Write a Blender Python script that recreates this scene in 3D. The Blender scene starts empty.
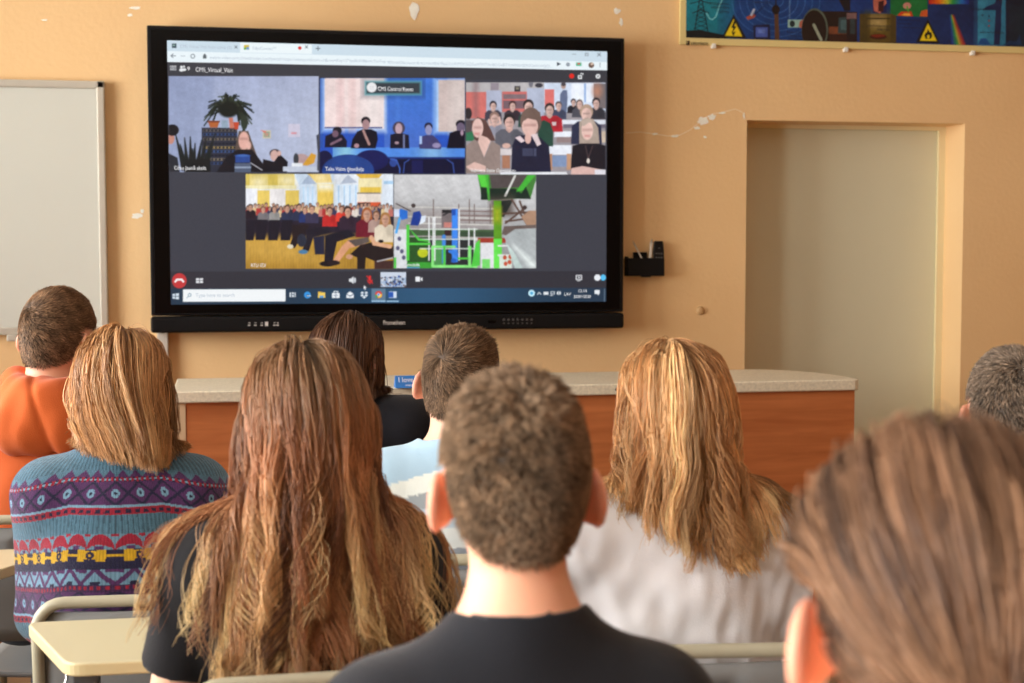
import bpy, bmesh, math, random
import numpy as np
from mathutils import Vector, Matrix

C = bpy.context.scene.collection
RNG = np.random.default_rng(7)
random.seed(7)

# ------------------------------------------------------------------ camera
F = 1480.0
CAM = np.array([0.0, 0.0, 1.42])
YAW, PITCH = math.radians(10.8), math.radians(3.65)
_f = np.array([math.sin(YAW) * math.cos(PITCH), math.cos(YAW) * math.cos(PITCH), -math.sin(PITCH)])
_r = np.array([math.cos(YAW), -math.sin(YAW), 0.0])
_u = np.cross(_r, _f)

def ray(x, y):
    return _f + _r * ((x - 512) / F) - _u * ((y - 341.5) / F)

def at(x, y, depth):
    """world point seen at (x, y) at a distance along the viewing axis"""
    return CAM + ray(x, y) * depth

def on_y(x, y, Y):
    d = ray(x, y)
    return CAM + d * (Y - CAM[1]) / d[1]

def project(P):
    q = np.asarray(P, float) - CAM
    z = q @ _f
    return 512 + F * (q @ _r) / z, 341.5 - F * (q @ _u) / z

cam_d = bpy.data.cameras.new('camera')
cam = bpy.data.objects.new('camera', cam_d)
C.objects.link(cam)
cam.location = CAM
cam.rotation_euler = (math.pi / 2 - PITCH, 0, -YAW)
cam_d.sensor_width = 36
cam_d.lens = F / 1024 * 36
cam_d.clip_start = 0.05
cam_d.dof.use_dof = True
cam_d.dof.focus_distance = 3.4
cam_d.dof.aperture_fstop = 5.2
bpy.context.scene.camera = cam

# ------------------------------------------------------------------ colour, materials
def lin(c):
    c = np.asarray(c, float) / 255.0
    return np.where(c <= 0.04045, c / 12.92, ((c + 0.055) / 1.055) ** 2.4)

def L4(c):
    l = lin(c)
    return (float(l[0]), float(l[1]), float(l[2]), 1.0)

class NT:
    def __init__(s, name):
        s.m = bpy.data.materials.new(name)
        s.m.use_nodes = True
        s.t = s.m.node_tree
        s.b = s.t.nodes['Principled BSDF']
    def n(s, kind, **kw):
        nd = s.t.nodes.new(kind)
        for k, v in kw.items():
            setattr(nd, k, v)
        return nd
    def l(s, a, b):
        s.t.links.new(a, b)

def mat(name, col, rough=0.55, var=0.06, scale=6.0, bump=0.0, bscale=120.0, metal=0.0, spec=0.5, stretch=None, coat=0.0):
    """plain surface: noise-varied colour plus a fine bump, in object space"""
    q = NT(name)
    tc = q.n('ShaderNodeTexCoord')
    mp = q.n('ShaderNodeMapping')
    q.l(tc.outputs['Object'], mp.inputs[0])
    if stretch: mp.inputs['Scale'].default_value = stretch
    nz = q.n('ShaderNodeTexNoise')
    nz.inputs['Scale'].default_value = scale
    nz.inputs['Detail'].default_value = 5
    q.l(mp.outputs[0], nz.inputs['Vector'])
    rp = q.n('ShaderNodeValToRGB')
    c = lin(col)
    rp.color_ramp.elements[0].position = 0.3
    rp.color_ramp.elements[1].position = 0.7
    rp.color_ramp.elements[0].color = (*[float(v) for v in np.clip(c * (1 - var), 0, 1)], 1)
    rp.color_ramp.elements[1].color = (*[float(v) for v in np.clip(c * (1 + var), 0, 1)], 1)
    q.l(nz.outputs[0], rp.inputs[0])
    q.l(rp.outputs[0], q.b.inputs['Base Color'])
    q.b.inputs['Roughness'].default_value = rough
    q.b.inputs['Metallic'].default_value = metal
    q.b.inputs['Specular IOR Level'].default_value = spec
    q.b.inputs['Coat Weight'].default_value = coat
    if bump > 0:
        n2 = q.n('ShaderNodeTexNoise')
        n2.inputs['Scale'].default_value = bscale
        q.l(mp.outputs[0], n2.inputs['Vector'])
        bp = q.n('ShaderNodeBump')
        bp.inputs['Strength'].default_value = bump
        bp.inputs['Distance'].default_value = 0.01
        q.l(n2.outputs[0], bp.inputs['Height'])
        q.l(bp.outputs[0], q.b.inputs['Normal'])
    return q.m

def attr_mat(name, rough=0.6, spec=0.4, sss=0.0, sheen=0.0, bump=0.0, bscale=300.0, emit=0.0, aniso=0.0):
    """surface coloured by the mesh's own 'Col' attribute"""
    q = NT(name)
    a = q.n('ShaderNodeAttribute', attribute_name='Col')
    if emit > 0:
        q.b.inputs['Base Color'].default_value = (0.004, 0.004, 0.005, 1)
        q.l(a.outputs['Color'], q.b.inputs['Emission Color'])
        q.b.inputs['Emission Strength'].default_value = emit
    else:
        q.l(a.outputs['Color'], q.b.inputs['Base Color'])
    q.b.inputs['Roughness'].default_value = rough
    q.b.inputs['Specular IOR Level'].default_value = spec
    if sss > 0:
        q.b.inputs['Subsurface Weight'].default_value = sss
        q.b.inputs['Subsurface Radius'].default_value = (0.012, 0.004, 0.002)
        q.b.inputs['Subsurface Scale'].default_value = 1.0
    if sheen > 0:
        q.b.inputs['Sheen Weight'].default_value = sheen
        q.b.inputs['Sheen Roughness'].default_value = 0.5
    if bump > 0:
        tc = q.n('ShaderNodeTexCoord')
        n2 = q.n('ShaderNodeTexNoise')
        n2.inputs['Scale'].default_value = bscale
        q.l(tc.outputs['Object'], n2.inputs['Vector'])
        bp = q.n('ShaderNodeBump')
        bp.inputs['Strength'].default_value = bump
        bp.inputs['Distance'].default_value = 0.004
        q.l(n2.outputs[0], bp.inputs['Height'])
        q.l(bp.outputs[0], q.b.inputs['Normal'])
    return q.m

# ------------------------------------------------------------------ object helpers
def tag(o, label=None, cat=None, group=None, kind=None):
    if label: o['label'] = label
    if cat: o['category'] = cat
    if group: o['group'] = group
    if kind: o['kind'] = kind
    return o

def empty(name, loc=(0, 0, 0), rz=0.0):
    o = bpy.data.objects.new(name, None)
    C.objects.link(o)
    o.location = loc
    o.rotation_euler = (0, 0, rz)
    o.empty_display_size = 0.1
    return o

def link(name, me, parent=None, mats=()):
    o = bpy.data.objects.new(name, me)
    C.objects.link(o)
    if parent is not None: o.parent = parent
    for m in mats:
        me.materials.append(m)
    return o

def np_mesh(name, V, faces, cols=None, smooth=True, mat_idx=None):
    """V (n,3); faces (m,k) of one face size"""
    V = np.ascontiguousarray(V, np.float32)
    faces = np.ascontiguousarray(faces, np.int32)
    m, k = faces.shape
    me = bpy.data.meshes.new(name)
    me.vertices.add(len(V))
    me.vertices.foreach_set('co', V.ravel())
    me.loops.add(m * k)
    me.loops.foreach_set('vertex_index', faces.ravel())
    me.polygons.add(m)
    me.polygons.foreach_set('loop_start', np.arange(0, m * k, k, dtype=np.int32))
    me.polygons.foreach_set('use_smooth', np.full(m, smooth, dtype=bool))
    if mat_idx is not None:
        me.polygons.foreach_set('material_index', np.asarray(mat_idx, np.int32))
    me.update(calc_edges=True)
    if cols is not None:
        a = me.color_attributes.new('Col', 'FLOAT_COLOR', 'POINT')
        c4 = np.ones((len(V), 4), np.float32)
        c4[:, :3] = cols
        a.data.foreach_set('color', c4.ravel())
    return me

class MB:
    """collects shapes into one mesh"""
    def __init__(s):
        s.bm = bmesh.new()
        s.mi = 0
    def _fin(s, faces):
        for f in faces: f.material_index = s.mi
    def box(s, a, b, bevel=0.0, seg=2, M=None):
        a, b = Vector([min(i, j) for i, j in zip(a, b)]), Vector([max(i, j) for i, j in zip(a, b)])
        t = bmesh.new()
        bmesh.ops.create_cube(t, size=1)
        d = b - a
        for v in t.verts:
            v.co = Vector((v.co.x * d.x, v.co.y * d.y, v.co.z * d.z)) + (a + b) / 2
        if bevel > 0:
            bmesh.ops.bevel(t, geom=t.edges[:], offset=bevel, segments=seg, profile=0.6, affect='EDGES')
        s.add(t, M)
        return s
    def prism(s, pts, z0, z1, bevel=0.0, seg=3, M=None):
        """polygon in x,y extruded along z"""
        t = bmesh.new()
        vs = [t.verts.new((p[0], p[1], z0)) for p in pts]
        f = t.faces.new(vs)
        r = bmesh.ops.extrude_face_region(t, geom=[f])
        for v in r['geom']:
            if isinstance(v, bmesh.types.BMVert): v.co.z = z1
        bmesh.ops.recalc_face_normals(t, faces=t.faces[:])
        if bevel > 0:
            es = [e for e in t.edges if abs(e.verts[0].co.z - e.verts[1].co.z) < 1e-6]
            bmesh.ops.bevel(t, geom=es, offset=bevel, segments=seg, profile=0.5, affect='EDGES')
        s.add(t, M)
        return s
    def tube(s, pts, r, n=12, cap=True):
        pts = [Vector(p) for p in pts]
        rs = r if hasattr(r, '__len__') else [r] * len(pts)
        t = bmesh.new()
        rings = []
        ref = None
        for i, p in enumerate(pts):
            a = pts[max(i - 1, 0)]; b = pts[min(i + 1, len(pts) - 1)]
            tg = (b - a).normalized()
            if ref is None:
                ref = tg.orthogonal().normalized()
            ref = (ref - tg * ref.dot(tg)).normalized()
            w = tg.cross(ref)
            rings.append([t.verts.new(p + (ref * math.cos(2 * math.pi * k / n) + w * math.sin(2 * math.pi * k / n)) * rs[i]) for k in range(n)])
        for i in range(len(rings) - 1):
            for k in range(n):
                t.faces.new((rings[i][k], rings[i][(k + 1) % n], rings[i + 1][(k + 1) % n], rings[i + 1][k]))
        if cap:
            t.faces.new(rings[0][::-1]); t.faces.new(rings[-1])
        for f in t.faces: f.smooth = len(f.verts) == 4
        s.add(t)
        return s
    def lathe(s, prof, n=24, M=None):
        """profile of (radius, height) about z"""
        t = bmesh.new()
        rings = [[t.verts.new((r * math.cos(2 * math.pi * k / n), r * math.sin(2 * math.pi * k / n), z)) for k in range(n)] for r, z in prof]
        for i in range(len(rings) - 1):
            for k in range(n):
                t.faces.new((rings[i][k], rings[i][(k + 1) % n], rings[i + 1][(k + 1) % n], rings[i + 1][k]))
        t.faces.new(rings[0][::-1]); t.faces.new(rings[-1])
        for f in t.faces: f.smooth = len(f.verts) == 4
        s.add(t, M)
        return s
    def poly3(s, pts):
        f = s.bm.faces.new([s.bm.verts.new(p) for p in pts])
        f.material_index = s.mi
        return s
    def raw(s, V, faces):
        vs = [s.bm.verts.new(p) for p in V]
        for f in faces:
            try:
                s.bm.faces.new([vs[i] for i in f]).material_index = s.mi
            except ValueError:
                pass
        return s
    def add(s, t, M=None):
        if M is not None: bmesh.ops.transform(t, matrix=M, verts=t.verts[:])
        for f in t.faces: f.material_index = s.mi
        me = bpy.data.meshes.new('tmp')
        t.to_mesh(me); t.free()
        s.bm.from_mesh(me)
        bpy.data.meshes.remove(me)
    def build(s, name, mats, parent=None, recalc=False):
        if recalc: bmesh.ops.recalc_face_normals(s.bm, faces=s.bm.faces[:])
        me = bpy.data.meshes.new(name)
        s.bm.to_mesh(me); s.bm.free()
        if not isinstance(mats, (list, tuple)): mats = [mats]
        return link(name, me, parent, mats)

def text_geo(s, size=1.0, align='LEFT', bold=0.0):
    cu = bpy.data.curves.new('t', 'FONT')
    cu.body = s; cu.size = size; cu.align_x = align; cu.offset = bold; cu.resolution_u = 3
    ob = bpy.data.objects.new('t', cu)
    C.objects.link(ob)
    bpy.context.view_layer.update()
    me = bpy.data.meshes.new_from_object(ob.evaluated_get(bpy.context.evaluated_depsgraph_get()))
    V = np.array([v.co[:] for v in me.vertices]).reshape(-1, 3)
    Fc = [tuple(p.vertices) for p in me.polygons]
    bpy.data.objects.remove(ob); bpy.data.curves.remove(cu); bpy.data.meshes.remove(me)
    return V, Fc

def wall_text(mb, s, px, py, hpx, Y, align='LEFT', bold=0.0, wpx=None, M=None):
    """lettering on a plane facing the room: baseline start at photo (px, py), cap height hpx"""
    p0 = on_y(px, py, Y)
    k = (Y - CAM[1]) / ray(px, py)[1] / F
    V, Fc = text_geo(s, 1.0, align, bold)
    if not len(V): return
    caph = 0.73
    sc = hpx * k / caph
    sx = sc
    if wpx:
        w = V[:, 0].max() - V[:, 0].min()
        sx = abs(on_y(px + wpx, py, Y)[0] - p0[0]) / w
    P = np.stack([p0[0] + V[:, 0] * sx, np.full(len(V), Y), p0[2] + V[:, 1] * sc], 1)
    mb.raw([tuple(p) for p in P], Fc)

# ------------------------------------------------------------------ painter for flat pictures (screen, poster)
class Painter:
    """paints a grid of points on a flat thing; shapes are given in picture units"""
    def __init__(s, PX, PY, base):
        s.X, s.Y = PX, PY
        s.I = np.zeros(PX.shape + (3,)) + np.array(base, float)
        s.x0 = s.y0 = 0.0; s.k = 1.0; s.soft = 0.5
        s.clip = None
    def crop(s, x0, y0, k, soft=0.5):
        s.x0, s.y0, s.k, s.soft = x0, y0, k, soft
    def T(s, x, y): return s.x0 + x / s.k, s.y0 + y / s.k
    def win(s, x0, y0, x1, y1, m=2):
        cx = s.X[s.X.shape[0] // 2]; cy = s.Y[:, s.Y.shape[1] // 2]
        c = np.nonzero((cx > x0 - m - 1) & (cx < x1 + m + 1))[0]
        r = np.nonzero((cy > y0 - m - 8) & (cy < y1 + m + 8))[0]
        if len(c) == 0 or len(r) == 0: return None
        return slice(r[0], r[-1] + 1), slice(c[0], c[-1] + 1)
    def put(s, w, a, col):
        if s.clip is not None:
            x0, y0, x1, y1 = s.clip
            X, Y = s.X[w], s.Y[w]
            a = a * np.clip(np.minimum(np.minimum(X - x0, x1 - X), np.minimum(Y - y0, y1 - Y)) / 0.5 + 0.5, 0, 1)
        a = a[..., None]
        if callable(col): col = col(s.X[w], s.Y[w])
        s.I[w] = s.I[w] * (1 - a) + np.asarray(col, float) * a
    def rect(s, x0, y0, x1, y1, col, soft=None, al=1.0):
        (x0, y0), (x1, y1) = s.T(x0, y0), s.T(x1, y1)
        w = s.win(x0, y0, x1, y1)
        if w is None: return
        X, Y = s.X[w], s.Y[w]
        d = np.minimum(np.minimum(X - x0, x1 - X), np.minimum(Y - y0, y1 - Y))
        s.put(w, al * np.clip(d / (soft or s.soft) + 0.5, 0, 1), col)
    def ell(s, cx, cy, rx, ry, col, soft=None, al=1.0, rot=0.0):
        cx, cy = s.T(cx, cy); rx /= s.k; ry /= s.k
        R = max(rx, ry)
        w = s.win(cx - R, cy - R, cx + R, cy + R)
        if w is None: return
        X, Y = s.X[w] - cx, s.Y[w] - cy
        if rot:
            c, n = math.cos(rot), math.sin(rot)
            X, Y = X * c + Y * n, -X * n + Y * c
        d = (1 - np.sqrt((X / rx) ** 2 + (Y / ry) ** 2)) * min(rx, ry)
        s.put(w, al * np.clip(d / (soft or s.soft) + 0.5, 0, 1), col)
    def poly(s, pts, col, soft=None, al=1.0):
        P = np.array([s.T(*p) for p in pts])
        w = s.win(P[:, 0].min(), P[:, 1].min(), P[:, 0].max(), P[:, 1].max())
        if w is None: return
        X, Y = s.X[w], s.Y[w]
        ins = np.zeros(X.shape, bool); dist = np.full(X.shape, 1e9)
        for i in range(len(P)):
            (ax, ay), (bx, by) = P[i], P[(i + 1) % len(P)]
            cond = (ay > Y) != (by > Y)
            ins ^= cond & (X < (bx - ax) * (Y - ay) / ((by - ay) if by != ay else 1e-9) + ax)
            t = np.clip(((X - ax) * (bx - ax) + (Y - ay) * (by - ay)) / ((bx - ax) ** 2 + (by - ay) ** 2 + 1e-9), 0, 1)
            dist = np.minimum(dist, np.hypot(X - ax - t * (bx - ax), Y - ay - t * (by - ay)))
        s.put(w, al * np.clip(np.where(ins, dist, -dist) / (soft or s.soft) + 0.5, 0, 1), col)
    def line(s, pts, wd, col, soft=None, al=1.0):
        for (a, b) in zip(pts[:-1], pts[1:]):
            ax, ay = s.T(*a); bx, by = s.T(*b)
            h = wd / s.k / 2
            w = s.win(min(ax, bx) - h, min(ay, by) - h, max(ax, bx) + h, max(ay, by) + h)
            if w is None: continue
            X, Y = s.X[w], s.Y[w]
            t = np.clip(((X - ax) * (bx - ax) + (Y - ay) * (by - ay)) / ((bx - ax) ** 2 + (by - ay) ** 2 + 1e-9), 0, 1)
            d = h - np.hypot(X - ax - t * (bx - ax), Y - ay - t * (by - ay))
            s.put(w, al * np.clip(d / (soft or s.soft) + 0.5, 0, 1), col)
    def grain(s, box, amt, seed):
        """uneven light and camera noise over one video picture"""
        X, Y = s.X, s.Y
        m = (X > box[0]) & (X < box[2]) & (Y > box[1]) & (Y < box[3])
        rg = np.random.default_rng(seed)
        n = np.zeros(X.shape)
        for f, a in ((.12, 1.0), (.3, .8), (.7, .7), (1.5, .55), (2.6, .4)):
            for k in range(3):
                t = rg.uniform(0, 6.28); n += a / 3 * np.sin((X * math.cos(t) + Y * math.sin(t)) * f * rg.uniform(.7, 1.4) + rg.uniform(0, 6.28) + 1.3 * np.sin(X * f * .6 * math.sin(t) + k))
        n += rg.normal(0, .35, X.shape)
        g = s.I * (1 + amt * n[..., None]) + amt * 22 * n[..., None]
        s.I[m] = g[m]
    def figure(s, x, y, r, hair, skin, shirt, bw=2.6, bh=4.0, long=False, soft=None):
        """a seated viewer in the picture: bust, face and hair"""
        if long:
            s.poly([(x - r * 1.05, y - r * .3), (x + r * 1.05, y - r * .3), (x + r * 1.4, y + r * 2.4), (x - r * 1.4, y + r * 2.4)], hair, soft)
        s.poly([(x - bw * r * .55, y + r * 1.25), (x + bw * r * .55, y + r * 1.25), (x + bw * r * .95, y + r * 2.0), (x + bw * r, y + r * bh), (x - bw * r, y + r * bh), (x - bw * r * .95, y + r * 2.0)], shirt, soft)
        s.poly([(x - r * .45, y + r * .5), (x + r * .45, y + r * .5), (x + r * .6, y + r * 1.4), (x, y + r * 1.9), (x - r * .6, y + r * 1.4)], [c * .9 for c in skin], soft)
        s.ell(x + bw * r * .45, y + r * 2.6, bw * r * .35, r * 1.2, [c * .8 for c in shirt], soft or s.soft * 3, .5)
        s.ell(x, y - r * .25, r * 1.02, r * 1.15, hair, soft)
        s.ell(x, y + r * .2, r * .78, r * 1.02, skin, soft)
        s.ell(x + r * .35, y + r * .25, r * .4, r * .9, [c * .82 for c in skin], soft or s.soft * 2, .6)
        s.rect(x - r * .5, y - r * .05, x + r * .5, y + r * .18, [c * .62 for c in skin], soft or s.soft * 1.5, .6)
        s.rect(x - r * .3, y + r * .68, x + r * .3, y + r * .82, [c * .7 for c in skin], soft, .6)

def grid_thing(name, x0, x1, z0, z1, Y, nx, nz, paint):
    X = np.linspace(x0, x1, nx); Z = np.linspace(z1, z0, nz)
    GX, GZ = np.meshgrid(X, Z)
    P = np.stack([GX, np.full(GX.shape, Y), GZ], -1)
    px, py = project(P.reshape(-1, 3))
    pt = Painter(px.reshape(GX.shape), py.reshape(GX.shape), (60, 62, 70))
    paint(pt)
    idx = np.arange(nx * nz).reshape(nz, nx)
    fc = np.stack([idx[1:, :-1], idx[1:, 1:], idx[:-1, 1:], idx[:-1, :-1]], -1).reshape(-1, 4)
    return np_mesh(name, P.reshape(-1, 3), fc, lin(np.clip(pt.I, 0, 255)).reshape(-1, 3), smooth=False)
# ------------------------------------------------------------------ room
D = 5.45            # front wall
XL, XR, YB, ZC = -2.7, 3.95, -2.6, 3.15
def wall_mat():
    q = NT('painted_plaster')
    geo = q.n('ShaderNodeNewGeometry')
    nz = q.n('ShaderNodeTexNoise'); nz.inputs['Scale'].default_value = 1.3; nz.inputs['Detail'].default_value = 6
    q.l(geo.outputs['Position'], nz.inputs['Vector'])
    rp = q.n('ShaderNodeValToRGB')
    rp.color_ramp.elements[0].position = 0.35; rp.color_ramp.elements[1].position = 0.68
    rp.color_ramp.elements[0].color = L4((234, 195, 142)); rp.color_ramp.elements[1].color = L4((240, 203, 150))
    q.l(nz.outputs[0], rp.inputs[0]); q.l(rp.outputs[0], q.b.inputs['Base Color'])
    n2 = q.n('ShaderNodeTexNoise'); n2.inputs['Scale'].default_value = 60; n2.inputs['Detail'].default_value = 8
    q.l(geo.outputs['Position'], n2.inputs['Vector'])
    bp = q.n('ShaderNodeBump'); bp.inputs['Strength'].default_value = 0.12; bp.inputs['Distance'].default_value = 0.01
    q.l(n2.outputs[0], bp.inputs['Height']); q.l(bp.outputs[0], q.b.inputs['Normal'])
    q.b.inputs['Roughness'].default_value = 0.62; q.b.inputs['Specular IOR Level'].default_value = 0.3
    return q.m
M_wall = wall_mat()
M_plaster = mat('bare_plaster', (252, 246, 232), 0.9, 0.1, 40)
M_crack = mat('hairline_crack', (246, 224, 190), 0.9, 0.05)
M_white = mat('white_paint', (236, 232, 220), 0.5, 0.02)
M_ceil = mat('ceiling_paint', (238, 234, 226), 0.9, 0.02)
M_door = mat('pale_door_paint', (216, 214, 186), 0.55, 0.025, 2.0)
M_alu = mat('whiteboard_trim', (196, 190, 176), 0.4, 0.04, metal=0.3)
M_board = mat('whiteboard_enamel', (206, 208, 198), 0.28, 0.015, 1.5)
M_black = mat('black_plastic', (15, 15, 17), 0.4, 0.15, spec=.2)
M_black2 = mat('matt_black_plastic', (11, 11, 13), 0.5, 0.15, spec=.2)
M_gloss = mat('black_bezel_glass', (5, 5, 6), 0.2, 0.05, spec=.15)
M_silver = mat('silver_lettering', (205, 200, 195), 0.4, 0.02)

nl = on_y(747, 120, D); nr = on_y(965, 122, D)
NX0, NX1, NZ, ND = nl[0], nr[0], nl[2], 0.17
b = MB()
b.box((XL - .2, D, 0), (NX0, D + .25, ZC)); b.box((NX1, D, 0), (XR + .2, D + .25, ZC)); b.box((NX0, D, NZ), (NX1, D + .25, ZC)); b.box((NX0, D + .235, 0), (NX1, D + .45, NZ))  # last box: unseen block added behind the door to stop light leaking in
# flaked paint and a hairline crack belong to the wall's own surface
b.mi = 1
def flake(px, py, w, h, seed):
    rg = random.Random(seed); n = 13
    pts = []
    for i in range(n):
        a = -2 * math.pi * i / n; r = rg.uniform(.55, 1.0)
        p = on_y(px + w * r * math.cos(a), py + h * r * math.sin(a), D - .0012)
        pts.append(tuple(p))
    b.poly3(pts[::-1])
for i, (px, py, w, h) in enumerate([(414, 10, 6, 11), (135, 8, 7, 2), (617, 11, 4, 4), (621, 22, 2.5, 5), (45, 20, 4, 1.2), (137, 216, 7, 3.0), (142, 211, 2, 3),
                                    (703, 121, 8, 6), (712, 117, 5, 4), (697, 128, 4, 2), (705, 137, 2, 1.5), (655, 134, 4, 1.3), (675, 136, 5, 1.5), (722, 113, 5, 1.2), (744, 116, 1.2, 4), (130, 15, 3, 2)]):
    flake(px, py, w, h, i)
b.mi = 2
cr = [(626, 133), (640, 132), (655, 134), (668, 136), (680, 135), (690, 130), (700, 122), (712, 114), (724, 112), (735, 109), (742, 112), (746, 119)]
for (x0, y0), (x1, y1) in zip(cr[:-1], cr[1:]):
    b.poly3([tuple(on_y(x, y, D - .0010)) for x, y in [(x0, y0 + .5), (x1, y1 + .5), (x1, y1 - .5), (x0, y0 - .5)]])
wf = b.build('wall_front', [M_wall, M_plaster, M_crack]); tag(wf, kind='structure')
M_wall2 = mat('brown_side_wall', (150, 112, 78), .7, .04)  # unseen walls, coloured dark to weaken the light they bounce back
b = MB(); b.box((XR, YB - .2, 0), (XR + .2, D, ZC)); tag(b.build('wall_right', M_wall2), kind='structure')
b = MB(); b.box((XL - .2, YB - .2, 0), (XR, YB, ZC)); tag(b.build('wall_back', M_wall2), kind='structure')
# left wall with three windows
WZ0, WZ1 = 0.95, 2.75
WY = [(-1.9, -0.1), (0.55, 2.35), (3.0, 4.8)]
b = MB()
b.box((XL - .2, YB, 0), (XL, D, WZ0)); b.box((XL - .2, YB, WZ1), (XL, D, ZC))
ys = [YB] + [v for w in WY for v in w] + [D]
for i in range(0, len(ys), 2): b.box((XL - .2, ys[i], WZ0), (XL, ys[i + 1], WZ1))
tag(b.build('wall_left', M_wall), kind='structure')
M_floor = mat('floor_linoleum', (140, 116, 92), 0.45, 0.18, 3.0, 0.05)
b = MB(); b.box((XL - .2, YB - .2, -.1), (XR + .2, D + .25, 0)); tag(b.build('floor', M_floor), kind='structure')
b = MB(); b.box((XL - .2, YB - .2, ZC), (XR + .2, D + .25, ZC + .1)); tag(b.build('ceiling', M_ceil), kind='structure')
b = MB(); b.box((XL, D - .015, 0), (NX0, D, .08), .003); b.box((NX1, D - .015, 0), (XR, D, .08), .003); tag(b.build('baseboard_front', mat('baseboard_paint', (150, 100, 62), .5)), kind='structure')
# glass: clear with a faint reflection
q = NT('window_glass')
tr = q.n('ShaderNodeBsdfTransparent'); gl = q.n('ShaderNodeBsdfGlossy'); gl.inputs['Roughness'].default_value = 0.02
fr = q.n('ShaderNodeFresnel'); mx = q.n('ShaderNodeMixShader')
q.l(fr.outputs[0], mx.inputs[0]); q.l(tr.outputs[0], mx.inputs[1]); q.l(gl.outputs[0], mx.inputs[2]); q.l(mx.outputs[0], q.t.nodes['Material Output'].inputs[0])
M_glass = q.m
for i, (y0, y1) in enumerate(WY):
    w = empty('window_%d' % (i + 1), (XL - .1, (y0 + y1) / 2, WZ0)); tag(w, kind='structure')
    b = MB(); hw = (y1 - y0) / 2; H = WZ1 - WZ0
    for a, c in [((-.03, -hw, 0), (.03, hw, .06)), ((-.03, -hw, H - .06), (.03, hw, H)), ((-.03, -hw, 0), (.03, -hw + .06, H)), ((-.03, hw - .06, 0), (.03, hw, H)), ((-.025, -.03, .06), (.025, .03, H - .06))]:
        b.box(a, c, .004)
    b.build('window_frame', M_white, w)
    b = MB(); b.box((-.004, -hw + .05, .05), (.004, hw - .05, H - .05)); b.build('window_pane', M_glass, w)
    b = MB(); b.box((.03, -hw - .05, -.03), (.24, hw + .05, 0), .006); b.build('window_sill', M_white, w)
# doorway recess: slab and frame at the back of the reveal
d = empty('door_1', ((NX0 + NX1) / 2, D + ND, 0)); tag(d, kind='structure')
hw = (NX1 - NX0) / 2
b = MB(); b.box((-hw + .012, .0, .01), (hw - .030, .045, NZ - .016), .003); b.build('door_slab', M_door, d)
b = MB(); b.box((-hw, .0, 0), (-hw + .012, .06, NZ)); b.box((hw - .030, -.012, 0), (hw, .06, NZ)); b.box((-hw + .012, -.012, NZ - .016), (hw - .030, .06, NZ))
b.build('door_frame', mat('door_frame_paint', (236, 222, 178), .5, .02), d)

# ------------------------------------------------------------------ whiteboard
YWB = D - .03
tr_ = on_y(104, 81, YWB); br_ = on_y(106, 334, YWB)
wx1, wz1, wz0 = tr_[0], tr_[2], br_[2]; wx0 = wx1 - 1.9
wb = empty('whiteboard', ((wx0 + wx1) / 2, D, wz0)); hw = (wx1 - wx0) / 2; H = wz1 - wz0
b = MB(); b.box((-hw + .01, -.022, .01), (hw - .01, -.002, H - .01)); b.build('writing_surface', M_board, wb)
b = MB(); t = .027
for a, c in [((-hw, -.03, 0), (hw, -.001, t)), ((-hw, -.03, H - t), (hw, -.001, H)), ((-hw, -.03, 0), (-hw + t, -.001, H)), ((hw - t, -.03, 0), (hw, -.001, H))]: b.box(a, c, .005)
b.build('frame', M_alu, wb)
for cx in (wx0 + .3, (wx0 + wx1) / 2, on_y(12, 333, YWB)[0]):
    b = MB(); b.box((cx - (wx0 + wx1) / 2 - .018, -.035, -.022), (cx - (wx0 + wx1) / 2 + .018, -.002, .002), .004); b.build('mounting_clip', M_alu, wb)
tag(wb, 'large white magnetic board with grey frame on the wall left of the screen', 'whiteboard')

# cable trunking below the screen
a = on_y(157, 340, D - .03); c = on_y(168, 340, D - .03)
b = MB(); b.box((a[0], D - .03, .02), (c[0], D - .001, on_y(160, 322, D)[2]), .004)
tag(b.build('cable_trunking', mat('trunking_plastic', (205, 198, 186), .5, .03)), 'pale vertical cable trunking on the wall under the screen', 'trunking')

# ------------------------------------------------------------------ small things on the wall
p = on_y(700, 310.5, D)
b = MB(); b.lathe([(.016, 0), (.016, .004), (.013, .008), (.004, .009)], 24, Matrix.Translation(Vector((p[0], D, p[2]))) @ Matrix.Rotation(math.pi / 2, 4, 'X'))
tag(b.build('wall_plug', mat('plug_cover', (206, 168, 118), .5, .02)), 'small round wall plug cover below the black pen holder', 'wall plug')
YH = D - .045
a = on_y(627.5, 257, YH); c = on_y(664.5, 276, YH)
hx0, hx1, hz1, hz0 = a[0], c[0], a[2] - .004, c[2]
h = empty('pen_holder', ((hx0 + hx1) / 2, D, hz0)); hw = (hx1 - hx0) / 2; H = hz1 - hz0
b = MB()
b.box((-hw, -.045, 0), (hw, -.04, H), .002); b.box((-hw, -.04, 0), (-hw + .005, -.003, H + .006), .002); b.box((hw - .005, -.04, 0), (hw, -.003, H), .002)
b.box((-hw + .005, -.04, 0), (hw - .005, -.003, .005), .002); b.box((-.02, -.046, -.004), (.02, -.038, .004), .002)
b.build('tray', M_black2, h)
b = MB(); b.box((-hw, -.006, 0), (hw, -.001, H), .001); b.box((-hw * .55, -.008, H - .01), (hw * .2, -.001, H + .022), .003); b.build('back_plate', M_black2, h)
tag(h, 'black open pen tray on the wall right of the screen', 'pen holder')
M_pen = mat('pen_plastic', (226, 216, 200), .4, .03)
zb = hz0 + .008
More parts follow.
